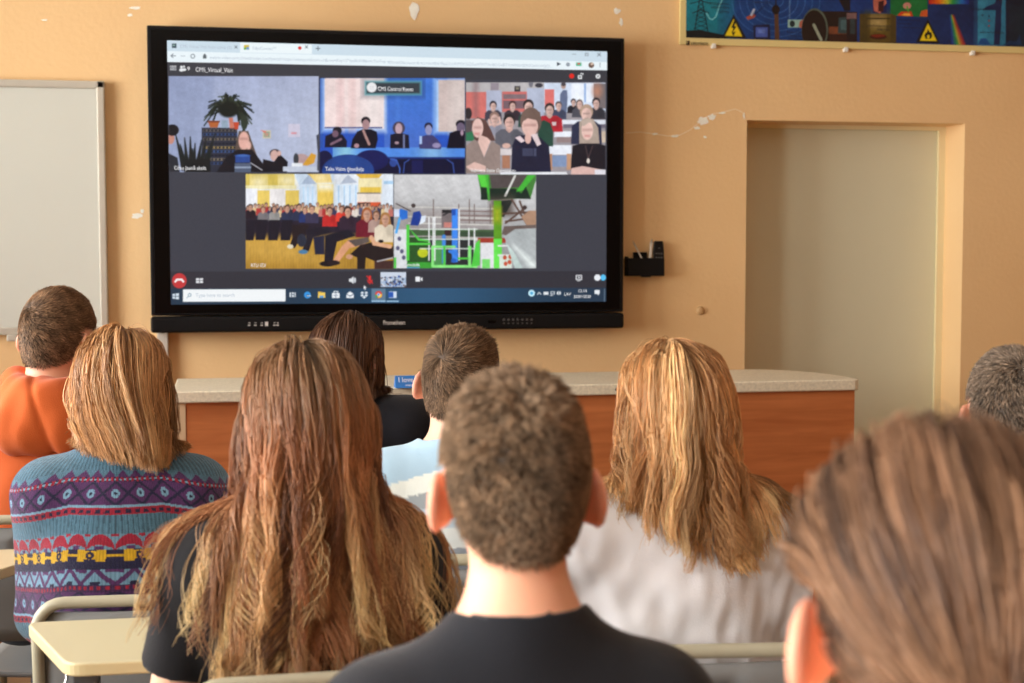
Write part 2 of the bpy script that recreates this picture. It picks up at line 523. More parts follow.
def pen(pa, pb, label, r):
    A, B_ = Vector(pa), Vector(pb)
    o = empty('stylus_pen', A); dv = B_ - A
    b = MB(); b.tube([(0, 0, 0), dv * .04, dv * .9], [r * .5, r, r], 10); b.build('barrel', M_pen, o)
    b = MB(); b.tube([dv * .9, dv * .97, dv], [r * .9, r * .5, r * .25], 10); b.build('tip', mat('pen_tip', (190, 180, 165), .4), o)
    tag(o, label, 'pen', 'pens in the wall tray')
e1 = on_y(632.8, 241, D - .026); g1 = on_y(641, 257, D - .026); dx = (g1 - e1); k = (e1[2] - zb) / (e1[2] - g1[2])
pen((e1[0] + dx[0] * k, D - .026, zb), (e1[0], D - .026, e1[2]), 'thin white pen leaning left in the black tray', .0035)
e2 = on_y(651.7, 239, D - .026); g2 = on_y(650.3, 257, D - .026); dx = g2 - e2; k = (e2[2] - zb) / (e2[2] - g2[2])
pen((e2[0] + dx[0] * k, D - .026, zb), (e2[0], D - .026, e2[2]), 'thicker upright white pen beside the black remote', .0055)
a = on_y(653.2, 241, D - .026); c = on_y(663.6, 256, D - .026)
r = empty('remote_control', ((a[0] + c[0]) / 2, D - .026, zb)); hw = (c[0] - a[0]) / 2; H = a[2] - zb
b = MB(); b.prism([(-hw, 0), (hw, 0), (hw, H * .7), (hw * .8, H * .97), (hw * .6, H), (-hw * .6, H), (-hw * .8, H * .97), (-hw, H * .7)], -.009, .009, .003, M=Matrix.Rotation(math.pi / 2, 4, 'X'))
b.build('body', M_black, r)
for ux in (-.5, 0, .5):
    for uz in (.5, .62, .78):
        if uz == .78 and ux: continue
        b = MB(); b.box((ux * hw - .0025, -.0105, uz * H - .002), (ux * hw + .0025, -.008, uz * H + .002), .0006); b.build('button', mat('button_grey', (120, 118, 118), .5), r)
tag(r, 'black remote control standing in the wall pen tray', 'remote control')

# ------------------------------------------------------------------ speckled counter desk in front of the wall
M_top = mat('speckled_worktop', (222, 212, 188), .42, .13, 110)
def wood():
    q = NT('orange_beech_veneer')
    tc = q.n('ShaderNodeTexCoord'); mp = q.n('ShaderNodeMapping'); mp.inputs['Scale'].default_value = (1.2, 1.2, 16)
    q.l(tc.outputs['Object'], mp.inputs[0])
    nz = q.n('ShaderNodeTexNoise'); nz.inputs['Scale'].default_value = 2.2; nz.inputs['Detail'].default_value = 9; nz.inputs['Distortion'].default_value = .5
    q.l(mp.outputs[0], nz.inputs['Vector'])
    rp = q.n('ShaderNodeValToRGB')
    rp.color_ramp.elements[0].position = .3; rp.color_ramp.elements[1].position = .72
    rp.color_ramp.elements[0].color = L4((174, 98, 52)); rp.color_ramp.elements[1].color = L4((202, 122, 70))
    q.l(nz.outputs[0], rp.inputs[0]); q.l(rp.outputs[0], q.b.inputs['Base Color'])
    q.b.inputs['Roughness'].default_value = .45
    return q.m
M_wood = wood()
ZT = 0.985
def on_z(x, y, Z):
    d = ray(x, y); return CAM + d * (Z - CAM[2]) / d[2]
fl = on_z(178, 394.5, ZT); fr_ = on_z(740, 379, ZT)
YF = (fl[1] + fr_[1]) / 2
bk = on_z(740, 369.5, ZT)[1]
bk = min(bk, D - .02)
CX0 = on_y(172, 394, YF)[0]; CX1 = on_y(861, 376, YF)[0]
cd = empty('counter_desk', ((CX0 + CX1) / 2, (YF + bk) / 2, 0)); hw = (CX1 - CX0) / 2; hd = (bk - YF) / 2
TH = .036
pts = [(-hw, -hd), (hw - .02, -hd), (hw - .006, -hd + .006), (hw, -hd + .02)]
for k in range(9):
    a = k / 8 * math.pi / 2
    pts.append((hw - .22 + .22 * math.cos(a), hd - (hd * 2 - .06) + (hd * 2 - .06) * math.sin(a)))
pts += [(-hw, hd)]
b = MB(); b.prism(pts, ZT - TH, ZT, .005); b.build('worktop', M_top, cd)
px0 = on_y(186, 420, YF + .02)[0] - (CX0 + CX1) / 2
b = MB(); b.box((px0, -hd + .02, .05), (hw - .012, -hd + .04, ZT - TH), .0015); b.build('front_panel', M_wood, cd)
b = MB(); b.box((px0 - .03, -hd + .018, 0), (px0, -hd + .06, ZT - TH), .002); b.build('corner_post', mat('pale_post', (206, 176, 140), .5), cd)
b = MB(); b.box((hw - .03, -hd + .04, .0), (hw - .012, -hd + .2, ZT - TH), .001); b.build('side_panel', M_wood, cd)
b = MB(); b.box((px0, -hd + .06, .0), (px0 + .018, hd - .03, ZT - TH), .001); b.build('side_panel', M_wood, cd)
b = MB(); b.box((px0, -hd + .03, 0), (hw - .03, -hd + .05, .05)); b.build('plinth', M_black2, cd)
pg = on_y(617, 386, YF)
b = MB(); b.lathe([(.006, 0), (.006, .002), (.003, .003)], 12, Matrix.Translation(Vector((pg[0] - (CX0 + CX1) / 2, -hd, ZT - TH / 2))) @ Matrix.Rotation(math.pi / 2, 4, 'X')); b.build('screw_cap', M_black2, cd)
tag(cd, 'long orange wood counter with pale speckled top under the screen', 'counter')
# small blue tent card on the counter
cb = on_z(405, 387.2, ZT)
tcd = (cb[0], cb[1], ZT)
k = 1 / 1480 * 4.85
w = 9.6 * k; hh = 11 * k
b = MB()
b.prism([(-.028, 0), (.028, 0), (.0015, hh), (-.0015, hh)], -w, w, M=Matrix(((0, 0, 1, 0), (1, 0, 0, 0), (0, 1, 0, 0), (0, 0, 0, 1))))
b.mi = 1
def card_text(s, x, z, size):
    V, Fc = text_geo(s, size, 'LEFT', .0)
    ang = math.atan2(.0265, hh)
    P = [(x + v[0], -.0285 + (z + v[1]) / hh * .0265 - .0012, z + v[1]) for v in V]
    b.raw(P, Fc)
card_text('I love', -w * .72, hh * .48, .0215); card_text('science', -w * .05, hh * .16, .010)
tcd_o = b.build('tent_card', [mat('blue_card', (38, 116, 196), .5, .04), mat('white_card_ink', (240, 244, 250), .5, .01)])
tcd_o.location = tcd
tag(tcd_o, 'small blue folded card reading I love on the counter', 'card')
# ------------------------------------------------------------------ interactive display
YT = D - .09
tl, tr_, br_, bl = on_y(148, 25, YT), on_y(624, 38, YT), on_y(624, 327, YT), on_y(150, 332, YT)
tx0, tx1 = (tl[0] + bl[0]) / 2, (tr_[0] + br_[0]) / 2
tz1, tz0 = (tl[2] + tr_[2]) / 2, (bl[2] + br_[2]) / 2
zs0 = (on_y(150, 316, YT)[2] + on_y(624, 312, YT)[2]) / 2     # seam above the speaker bar
sx0 = (on_y(168, 40, YT)[0] + on_y(170, 302, YT)[0]) / 2; sx1 = (on_y(607, 52, YT)[0] + on_y(606, 304, YT)[0]) / 2
sz1 = (on_y(168, 40, YT)[2] + on_y(607, 52, YT)[2]) / 2; sz0 = (on_y(170, 302, YT)[2] + on_y(606, 304, YT)[2]) / 2
tv = empty('interactive_display', ((tx0 + tx1) / 2, D, tz0)); ox, oz = (tx0 + tx1) / 2, tz0
W2 = (tx1 - tx0) / 2; TH_ = tz1 - tz0
def lx(v): return v - ox
b = MB()
b.box((-W2, YT - D, zs0 - oz), (W2, -.03, TH_), .007, 3)
b.box((-W2 * .7, -.04, .12), (W2 * .7, -.002, TH_ - .15), .004)
b.build('casing', M_black, tv)
b = MB(); e = .014
b.box((-W2 + e, YT - D - .0012, zs0 - oz + e * .6), (W2 - e, YT - D + .004, TH_ - e), .001)
b.build('bezel_glass', M_gloss, tv)
M_scr = attr_mat('lit_screen', rough=.3, spec=.3, emit=.86)

def paint_screen(p):
    I = p.I
    # browser and conference window
    p.crop(0, 0, 1, .6)
    p.rect(160, 30, 620, 310, (62, 64, 74))
    top = lambda x: 40 + 12 * (x - 168) / 439.0
    def band(y0, y1, col, x0=160, x1=615):
        p.poly([(x0, top(x0) * 0 + y0(x0)), (x1, y0(x1)), (x1, y1(x1)), (x0, y1(x0))], col)
    e = lambda v: (lambda x: top(x) - 40 + v)     # slanting lines parallel to the upper edge
    e2 = lambda a, c: (lambda x: a + (c - a) * (x - 168) / 439.0)
    band(e2(36, 48), e2(51.5, 62.5), (206, 224, 236))
    band(e2(51, 62), e2(62, 70.5), (236, 247, 252))
    p.poly([(240, 42.5), (312, 44.5), (312, 54), (240, 52.5)], (238, 248, 252))
    band(e2(62, 70.5), e2(75.5, 81.5), (58, 59, 66))
    p.rect(172, 43.5, 176.5, 48, (60, 80, 90)); p.rect(173, 44.5, 175, 46, (150, 180, 170)); p.rect(244, 45, 249, 49.5, (220, 190, 60)); p.rect(246.5, 47, 249, 49.5, (90, 150, 220)); p.rect(244, 47.5, 246, 49.5, (80, 170, 90))
    p.ell(299.8, 48, 1.7, 1.7, (224, 40, 40))
    for x in (236, 306.5): p.line([(x - 1.2, 45.8), (x + 1.2, 48.2)], .6, (90, 100, 110)); p.line([(x - 1.2, 48.2), (x + 1.2, 45.8)], .6, (90, 100, 110))
    p.line([(316, 48.5), (320, 48.5)], .7, (90, 100, 110)); p.line([(318, 46.5), (318, 50.5)], .7, (90, 100, 110))
    p.line([(171, 55.8), (175.5, 55.8)], .8, (110, 120, 130)); p.line([(173, 54), (171, 55.8), (173, 57.6)], .8, (110, 120, 130))
    p.line([(181, 56), (185, 56)], .8, (180, 190, 200)); p.ell(192.8, 56.2, 2.3, 2.3, (110, 120, 130)); p.ell(192.8, 56.2, 1.5, 1.5, (236, 247, 252))
    p.rect(203, 55.5, 206.5, 58.5, (90, 100, 105)); p.ell(204.7, 55.3, 1.2, 1.5, (90, 100, 105))
    p.poly([(557, 62), (561, 64), (557, 66)], (60, 70, 80)); p.ell(568, 64.5, 2, 2, (150, 160, 170)); p.rect(576, 62.5, 581.5, 66, (90, 190, 150)); p.rect(577.5, 63, 580, 64.5, (230, 80, 80)); p.ell(591.3, 65.2, 2.8, 2.8, (110, 90, 80)); p.ell(592, 64, 1.4, 1.2, (225, 200, 180))
    for k in range(3): p.ell(600, 63.3 + k * 1.6, .5, .5, (120, 130, 140))
    p.line([(572.5, 54.2), (576, 54.3)], .6, (140, 150, 160)); p.rect(585, 53, 588.5, 56, (140, 150, 160)); p.rect(585.8, 53.8, 587.8, 55.4, (206, 224, 236)); p.line([(597.5, 53), (600.7, 56.2)], .7, (120, 130, 140)); p.line([(597.5, 56.2), (600.7, 53)], .7, (120, 130, 140))
    for k in range(3): p.line([(170.3, 66.2 + k * 1.7), (176, 66.3 + k * 1.7)], .8, (225, 228, 232))
    p.ell(181.5, 67, 1.3, 1.4, (235, 238, 240)); p.ell(181.5, 70, 2.4, 1.6, (235, 238, 240)); p.ell(184, 66.6, 1.0, 1.1, (235, 238, 240)); p.ell(184.3, 69.6, 2, 1.4, (235, 238, 240))
    p.ell(571.7, 76, 2.5, 2.5, (226, 44, 36)); p.rect(578, 75.2, 582, 79, (235, 238, 240)); p.ell(580, 77, 1, 1, (90, 90, 95)); p.line([(580.5, 75), (581, 73.4), (583, 73.6), (583, 75)], .7, (235, 238, 240)); p.ell(598, 76.3, 2.3, 2.3, (240, 242, 244)); p.ell(598, 76.3, .9, .9, (80, 80, 85))
    # ---- tile 1: classroom corner with a pot plant
    p.crop(160, 30, 4.556, .9); p.clip = (168.8, 76.2, 318.6, 172.2)
    p.rect(36, 205, 730, 660, lambda X, Y: np.stack([165 + (X - 168) * .13 - np.clip(120 - Y, 0, 50) * .25, 176 + (X - 168) * .11 - np.clip(120 - Y, 0, 50) * .25, 208 + (X - 168) * .06 - np.clip(120 - Y, 0, 50) * .2], -1))
    p.poly([(36, 205), (242, 205), (242, 660), (36, 660)], (138, 150, 184), 8, .55)
    p.rect(190, 445, 352, 650, (44, 48, 62))
    for k, (y, c) in enumerate([(452, (96, 90, 90)), (470, (52, 78, 128)), (492, (120, 108, 96)), (512, (40, 44, 58)), (530, (150, 128, 84)), (548, (60, 88, 140)), (566, (38, 42, 60)), (584, (128, 116, 100)), (602, (50, 74, 120))]):
        p.rect(196, y, 352, y + 11, c)
        for x in range(204, 350, 17): p.ell(x, y + 5.5, 5, 4, (24, 26, 36))
    rg = np.random.default_rng(3)
    for k in range(110):
        a = rg.uniform(-3.3, .5); r = rg.uniform(50, 122); x, y = 312 + math.cos(a) * 40, 365 + math.sin(a) * 34
        ex = 312 + math.cos(a) * r; ey = 350 + math.sin(a) * r * .55 + abs(math.cos(a)) * rg.uniform(10, 80)
        p.line([(x, y), ((x + ex) / 2, (y + ey) / 2 - 16), (ex, ey)], 5, [(24, 34, 26), (52, 62, 44), (16, 24, 22)][k % 3], 1.2)
    p.ell(312, 362, 46, 36, (20, 27, 24), 2.5); p.line([(370, 380), (385, 440), (378, 470)], 12, (40, 50, 40)); p.ell(384, 420, 16, 34, (46, 56, 46))
    p.poly([(218, 414), (272, 414), (262, 444), (228, 444)], (176, 96, 52)); p.rect(218, 414, 272, 421, (120, 60, 40)); p.rect(280, 412, 309, 446, (150, 170, 190)); p.poly([(314, 400), (332, 400), (336, 448), (318, 448)], (206, 120, 100)); p.poly([(334, 420), (360, 420), (356, 452), (338, 452)], (196, 74, 48))
    for (x0, x1, y0) in [(110, 70, 470), (125, 112, 490), (140, 138, 485), (152, 160, 515), (165, 190, 500), (178, 212, 490), (190, 235, 510), (205, 250, 470), (120, 92, 520), (150, 148, 540)]:
        p.poly([(x0 - 12, 640), (x0 + 14, 640), (x1 + 2, y0), (x1 - 2, y0)], (26, 32, 32))
    p.rect(110, 590, 230, 660, (22, 26, 28))
    p.poly([(36, 560), (80, 582), (92, 660), (36, 660)], (38, 42, 50)); p.ell(48, 494, 18, 26, (200, 140, 125)); p.ell(56, 456, 30, 26, (22, 22, 28))
    p.poly([(360, 460), (402, 460), (430, 540), (452, 600), (340, 600), (346, 520)], (96, 80, 72)); p.ell(382, 505, 24, 42, (222, 172, 160)); p.rect(366, 492, 398, 498, (150, 110, 105), 3, .6); p.ell(404, 526, 11, 19, (228, 180, 168)); p.poly([(300, 580), (352, 545), (420, 545), (470, 610), (474, 660), (250, 660)], (24, 24, 32)); p.line([(412, 605), (468, 640)], 4, (210, 210, 220))
    p.rect(343, 572, 410, 604, (44, 76, 150)); p.ell(376, 572, 33, 6, (66, 104, 180)); p.rect(340, 606, 414, 660, (84, 96, 120)); p.rect(340, 622, 414, 630, (150, 165, 190))
    p.ell(524, 562, 25, 20, (74, 68, 72)); p.ell(521, 572, 18, 25, (206, 168, 160)); p.poly([(470, 588), (520, 600), (545, 565), (582, 600), (578, 660), (466, 660)], (22, 22, 30)); p.ell(543, 562, 9, 12, (210, 170, 160))
    p.rect(560, 622, 716, 644, (196, 204, 220)); p.ell(645, 590, 34, 26, (190, 160, 160)); p.ell(620, 588, 12, 26, (60, 64, 70)); p.poly([(660, 600), (690, 560), (712, 570), (702, 606), (672, 618), (650, 616)], (222, 164, 60)); p.rect(600, 606, 650, 622, (230, 234, 240))
    p.rect(468, 457, 505, 494, (206, 196, 172)); p.rect(473, 463, 500, 488, (150, 160, 140)); p.ell(486, 476, 8, 8, (190, 150, 130)); p.poly([(458, 455), (485, 462), (478, 470)], (216, 110, 100)); p.rect(584, 428, 638, 488, (206, 202, 222)); p.rect(598, 466, 622, 474, (220, 150, 160)); p.poly([(712, 480), (730, 470), (730, 640), (716, 640), (718, 560)], (70, 74, 88))
    # ---- tile 2: blue room with five viewers behind a table
    p.crop(315, 70, 6.206, .9); p.clip = (320.0, 78.2, 464.8, 173.4)
    p.rect(25, 45, 940, 650, (40, 84, 190))
    p.rect(430, 45, 745, 490, lambda X, Y: np.stack([64 + (Y - 80) * .1, 120 - (Y - 80) * .15, 214 - (Y - 80) * .2], -1))
    p.rect(505, 60, 520, 480, (84, 140, 226), 6, .5); p.rect(25, 45, 50, 480, (44, 84, 170))
    p.rect(44, 50, 440, 382, (176, 206, 250), 6); p.rect(740, 55, 930, 392, (170, 206, 250), 6)
    p.rect(60, 50, 428, 364, (238, 218, 216)); p.rect(150, 50, 168, 364, (226, 190, 190), 12); p.rect(225, 50, 240, 364, (230, 196, 194), 12); p.rect(300, 50, 428, 364, (244, 236, 234), 16, .6); p.rect(60, 354, 416, 362, (60, 80, 140))
    p.rect(766, 62, 930, 382, (208, 190, 186)); p.rect(840, 62, 930, 382, (214, 202, 198), 14, .7)
    p.rect(110, 480, 940, 545, lambda X, Y: np.stack([80 + 60 * np.exp(-((X - 345) / 12) ** 2) + 50 * np.exp(-((X - 432) / 14) ** 2), 138 + 60 * np.exp(-((X - 345) / 12) ** 2) + 40 * np.exp(-((X - 432) / 14) ** 2), 226 + 0 * X], -1))
    p.rect(30, 545, 940, 660, (14, 18, 50)); p.rect(440, 540, 925, 552, (30, 50, 120))
    for (x, y, r, long) in [(138, 382, 26, 0), (316, 330, 28, 0), (518, 366, 28, 1), (706, 362, 24, 0), (908, 348, 30, 0)]:
        pass
    p.poly([(60, 480), (64, 410), (110, 390), (170, 400), (198, 440), (196, 480)], (24, 24, 44)); p.ell(138, 378, 28, 26, (30, 28, 40)); p.ell(126, 396, 20, 22, (120, 92, 110)); p.line([(100, 460), (160, 430)], 16, (130, 100, 118))
    p.poly([(222, 486), (232, 430), (262, 382), (300, 366), (350, 368), (384, 384), (390, 430), (376, 486)], (18, 18, 34)); p.ell(315, 316, 28, 26, (24, 22, 32)); p.ell(316, 338, 23, 32, (172, 136, 140)); p.line([(300, 376), (318, 420), (336, 460)], 16, (176, 136, 132)); p.ell(258, 470, 16, 14, (180, 140, 150))
    p.ell(520, 360, 38, 40, (70, 62, 80)); p.ell(520, 364, 22, 34, (190, 160, 172)); p.poly([(466, 486), (468, 402), (500, 394), (545, 394), (582, 404), (586, 486)], (22, 22, 40)); p.rect(546, 400, 558, 486, (110, 120, 160)); p.ell(508, 452, 14, 9, (170, 140, 150))
    p.ell(704, 350, 25, 24, (34, 34, 60)); p.ell(705, 372, 21, 32, (150, 150, 190)); p.poly([(646, 470), (652, 416), (690, 404), (730, 404), (760, 430), (786, 470), (780, 492), (650, 488)], (66, 64, 110)); p.ell(754, 468, 26, 16, (150, 140, 180)); p.rect(648, 410, 664, 460, (170, 196, 240))
    p.ell(906, 336, 32, 26, (28, 26, 38)); p.ell(904, 358, 26, 32, (110, 96, 120)); p.poly([(818, 486), (836, 390), (880, 376), (940, 380), (940, 486)], (16, 16, 32)); p.ell(912, 390, 10, 18, (180, 150, 170))
    p.ell(205, 620, 162, 96, (34, 66, 136)); p.ell(205, 640, 130, 80, (40, 78, 152)); p.ell(352, 560, 104, 64, (22, 28, 84)); p.ell(60, 560, 50, 60, (20, 24, 64)); p.ell(205, 622, 160, 94, (36, 70, 142), None, .9)
    p.line([(470, 552), (505, 560), (526, 610), (526, 645)], 7, (70, 110, 200)); p.line([(548, 645), (556, 575), (585, 556)], 6, (60, 90, 170)); p.line([(820, 556), (856, 580), (864, 645)], 6, (60, 90, 170)); p.rect(600, 560, 670, 640, (22, 28, 80)); p.ell(486, 575, 24, 26, (60, 96, 190), None, .7)
    p.clip = None
    p.grain((320, 78, 465, 173.5), .028, 2)
    p.rect(300, 66, 672, 160, (20, 26, 50), 10, .5); p.rect(312, 70, 660, 154, (112, 214, 222), 3); p.rect(318, 76, 654, 148, (54, 62, 70), 3); p.ell(352, 108, 31, 31, (236, 236, 238))
    p.grain((168.8, 76, 318.8, 172), .028, 1)
    # ---- tile 3: full classroom
    p.crop(460, 70, 6.206, .8); p.clip = (466.0, 82.5, 605.5, 174.4)
    p.rect(37, 70, 905, 660, (156, 150, 156)); p.rect(37, 70, 520, 140, (186, 182, 184)); p.rect(37, 136, 165, 300, (214, 118, 112)); p.rect(85, 70, 112, 290, (130, 100, 104), 6, .6)
    p.rect(262, 134, 416, 260, (206, 112, 108)); p.rect(268, 150, 410, 180, (130, 110, 116)); p.rect(268, 190, 410, 240, (120, 96, 104)); p.rect(163, 126, 258, 272, (178, 184, 206)); p.rect(416, 112, 522, 290, (182, 190, 212))
    p.rect(338, 100, 374, 134, (50, 48, 54)); p.rect(346, 106, 366, 122, (130, 124, 110)); p.ell(490, 95, 24, 14, (60, 60, 70)); p.rect(190, 80, 240, 126, (150, 140, 150)); p.ell(440, 82, 14, 26, (120, 120, 130))
    p.rect(522, 80, 905, 262, (214, 226, 246)); p.rect(526, 120, 584, 236, (226, 120, 116)); p.rect(690, 84, 830, 200, (234, 240, 252)); p.rect(770, 84, 782, 200, (150, 180, 226)); p.rect(830, 84, 905, 240, (120, 110, 112)); p.ell(852, 130, 28, 40, (180, 130, 110), 6)
    p.poly([(618, 240), (622, 150), (640, 124), (664, 126), (668, 170), (660, 280), (640, 280)], (104, 116, 146)); p.ell(642, 98, 15, 20, (190, 160, 150)); p.ell(642, 88, 15, 12, (80, 74, 80))
    D3 = [(1, 0)]
    p.rect(620, 310, 905, 345, (226, 230, 240)); p.rect(640, 336, 905, 360, (110, 104, 120)); p.rect(585, 380, 700, 416, (232, 236, 246)); p.rect(600, 416, 690, 450, (150, 130, 130)); p.rect(860, 380, 905, 450, (210, 190, 170)); p.rect(550, 466, 692, 526, (236, 240, 250)); p.rect(565, 530, 680, 600, (130, 150, 186)); p.rect(556, 520, 572, 620, (190, 140, 110)); p.rect(662, 520, 690, 620, (196, 150, 120)); p.rect(250, 490, 320, 528, (214, 206, 208)); p.rect(262, 530, 310, 610, (170, 120, 96))
    sk, dk = (224, 186, 176), (44, 38, 42)
    for (x, y, r, h, s_, lg) in [(206, 222, 22, (40, 36, 44), (70, 66, 80), 0), (326, 222, 22, (70, 44, 44), (60, 50, 60), 0), (704, 200, 16, (40, 36, 44), (36, 36, 46), 0), (742, 210, 20, (110, 94, 90), (80, 80, 90), 1), (845, 205, 24, (44, 40, 44), (56, 56, 64), 0), (612, 222, 20, (90, 80, 80), (70, 76, 100), 0)]:
        p.figure(x, y, r, h, sk, s_, 2.4, 4.2, lg)
    p.figure(425, 226, 32, (50, 42, 44), sk, (40, 70, 64), 2.0, 4); p.figure(556, 246, 30, (56, 46, 46), sk, (186, 44, 56), 2.7, 4.6); p.poly([(568, 322), (598, 322), (596, 345), (574, 345)], (220, 200, 200))
    p.figure(214, 300, 30, (150, 120, 110), sk, (150, 150, 166), 2.0, 3.5); p.line([(180, 310), (186, 340), (206, 336)], 14, sk); p.line([(244, 296), (250, 330), (232, 338)], 14, sk)
    p.figure(306, 322, 36, (40, 36, 38), (218, 176, 166), (98, 98, 108), 2.5, 4.4); p.ell(288, 470, 26, 16, (216, 176, 164))
    p.rect(37, 310, 74, 430, (90, 80, 84)); p.ell(52, 270, 22, 36, (50, 46, 50)); p.poly([(37, 390), (80, 380), (90, 440), (37, 440)], (50, 120, 84))
    p.poly([(480, 470), (486, 330), (520, 310), (560, 330), (578, 380), (578, 474)], (44, 78, 66))
    p.figure(785, 268, 40, (176, 150, 132), (226, 190, 180), (46, 50, 74), 2.4, 4.8)
    p.poly([(740, 320), (776, 300), (826, 304), (858, 360), (866, 460), (740, 462)], (176, 158, 146)); p.poly([(690, 560), (700, 470), (750, 456), (860, 456), (905, 470), (905, 660), (688, 620)], (32, 30, 38)); p.ell(790, 374, 36, 60, (232, 196, 186)); p.rect(762, 366, 820, 376, (150, 112, 108), 3, .6); p.rect(776, 406, 804, 412, (190, 110, 110), 3, .8); p.poly([(752, 320), (800, 296), (830, 330), (800, 326), (764, 350)], (190, 172, 160)); p.line([(778, 470), (796, 548), (824, 470)], 3, (110, 84, 84)); p.ell(796, 564, 10, 16, (226, 216, 206)); p.poly([(690, 610), (760, 596), (905, 622), (905, 655), (690, 650)], (222, 184, 176)); p.rect(836, 618, 905, 656, (226, 224, 232))
    p.poly([(318, 640), (324, 470), (350, 410), (420, 400), (500, 420), (552, 470), (566, 640)], (34, 36, 58)); p.ell(440, 318, 66, 86, (112, 92, 84)); p.ell(434, 350, 50, 62, (230, 190, 180)); p.poly([(374, 330), (388, 260), (440, 236), (498, 262), (500, 330), (470, 310), (420, 300)], (116, 94, 86)); p.rect(398, 336, 470, 348, (150, 108, 104), 3, .6); p.ell(422, 424, 20, 34, (228, 184, 174)); p.poly([(340, 420), (372, 408), (405, 440), (380, 452)], (232, 210, 214)); p.poly([(440, 400), (478, 396), (504, 460), (480, 474)], (234, 214, 216)); p.rect(388, 486, 454, 534, (66, 70, 96)); p.rect(458, 486, 474, 534, (76, 80, 106))
    p.poly([(70, 320), (110, 292), (160, 310), (196, 380), (220, 440), (90, 440)], (96, 68, 64)); p.ell(110, 360, 34, 60, (234, 196, 188)); p.rect(88, 352, 130, 362, (160, 116, 112), 3, .6); p.rect(92, 392, 118, 400, (196, 110, 112), 3, .8); p.poly([(120, 400), (170, 420), (190, 440), (150, 540), (110, 460)], (232, 194, 184)); p.poly([(37, 470), (90, 430), (112, 446), (150, 546), (196, 440), (250, 470), (250, 640), (37, 640)], (150, 132, 126)); p.poly([(37, 600), (90, 570), (160, 596), (160, 630), (60, 620)], (226, 188, 178)); p.poly([(250, 634), (660, 632), (672, 655), (250, 655)], (232, 234, 240))
    # ---- tile 4: rows of listeners in a yellow hall
    p.crop(240, 170, 6.4, .9); p.clip = (245.8, 174.0, 393.2, 268.8)
    p.rect(30, 20, 990, 240, (226, 232, 240)); p.rect(30, 20, 350, 118, (214, 190, 92)); p.rect(30, 98, 360, 122, (236, 226, 170)); p.ell(120, 78, 40, 26, (255, 246, 214), 14); p.ell(306, 68, 44, 26, (255, 246, 214), 14)
    p.rect(110, 130, 190, 240, (232, 202, 104)); p.rect(290, 130, 378, 240, (230, 200, 100)); p.rect(192, 120, 290, 240, (236, 232, 232)); p.rect(37, 118, 110, 240, (236, 238, 246))
    p.poly([(345, 25), (600, 25), (610, 240), (380, 240), (380, 100)], (206, 222, 240)); p.poly([(430, 25), (575, 25), (590, 80), (490, 85)], (222, 184, 84)); p.ell(520, 50, 46, 26, (255, 240, 190), 12); p.poly([(390, 90), (440, 30), (490, 90)], (170, 186, 210)); p.rect(494, 90, 598, 240, (234, 200, 96)); p.rect(496, 84, 596, 128, (246, 240, 214), 6)
    for x in (404, 432, 462): p.rect(x, 108, x + 6, 240, (176, 210, 236))
    p.poly([(640, 90), (690, 30), (750, 80)], (180, 190, 208)); p.poly([(740, 25), (910, 25), (890, 52), (770, 54)], (222, 180, 70)); p.rect(758, 55, 908, 150, (238, 226, 178)); p.rect(770, 110, 900, 145, (232, 196, 80)); p.rect(612, 92, 752, 240, (222, 236, 250))
    for x in (628, 664, 700, 738): p.rect(x, 100, x + 7, 240, (170, 206, 238))
    p.rect(750, 148, 900, 236, (238, 226, 214)); p.rect(750, 144, 900, 152, (130, 120, 110)); p.rect(752, 206, 900, 236, (222, 96, 62)); p.rect(752, 210, 830, 236, (60, 50, 60)); p.rect(912, 60, 985, 240, (226, 236, 248)); p.rect(920, 70, 985, 90, (170, 206, 236))
    p.rect(30, 395, 990, 640, lambda X, Y: np.stack([206 - (Y - 232) * .9 + 6 * np.sin(X * 2.2), 160 - (Y - 232) * .8 + 6 * np.sin(X * 2.2), 66 - (Y - 232) * .4], -1))
    p.poly([(30, 440), (300, 430), (420, 520), (560, 600), (30, 560)], (216, 172, 84), 14, .6)
    p.rect(37, 300, 990, 420, (40, 34, 48), 8)
    rg = np.random.default_rng(5); sk = (214, 164, 140)
    cols = [(180, 60, 60), (60, 60, 90), (220, 210, 200), (90, 90, 120), (40, 40, 56), (200, 120, 110), (230, 200, 150)]
    for k in range(40): p.figure(50 + k * 23.5, 232 + rg.uniform(-12, 14), 10, [(60, 44, 40), (110, 80, 60), (40, 34, 36)][k % 3], sk, cols[rg.integers(0, 7)], 1.8, 6)
    for (x, y, r, h, s_, lx_) in [(66, 238, 15, (70, 56, 50), (40, 30, 40), 0), (148, 252, 15, (96, 70, 54), (120, 116, 120), 0), (220, 250, 15, (90, 70, 60), (152, 150, 148), 0), (302, 246, 17, (84, 60, 50), (48, 56, 84), 0), (378, 240, 17, (80, 60, 50), (44, 50, 76), 0), (415, 256, 16, (120, 90, 70), (40, 56, 110), 0), (460, 250, 18, (96, 70, 56), (60, 56, 84), 0), (574, 262, 20, (80, 54, 46), (196, 46, 46), 0), (650, 250, 16, (90, 60, 50), (226, 66, 52), 0), (690, 264, 24, (56, 40, 36), (52, 38, 54), 0), (812, 280, 30, (170, 96, 54), (112, 30, 46), 1), (872, 290, 22, (120, 84, 60), (180, 150, 140), 0), (930, 312, 30, (170, 122, 72), (226, 212, 190), 1)]:
        p.figure(x, y, r, h, sk, s_, 2.4, 5.0, lx_)
    dkc = (30, 28, 40)
    for (x, y) in [(66, 350), (140, 348), (220, 350), (300, 350)]: p.poly([(x - 34, y - 30), (x + 40, y - 30), (x + 20, y + 100), (x - 40, y + 100)], dkc)
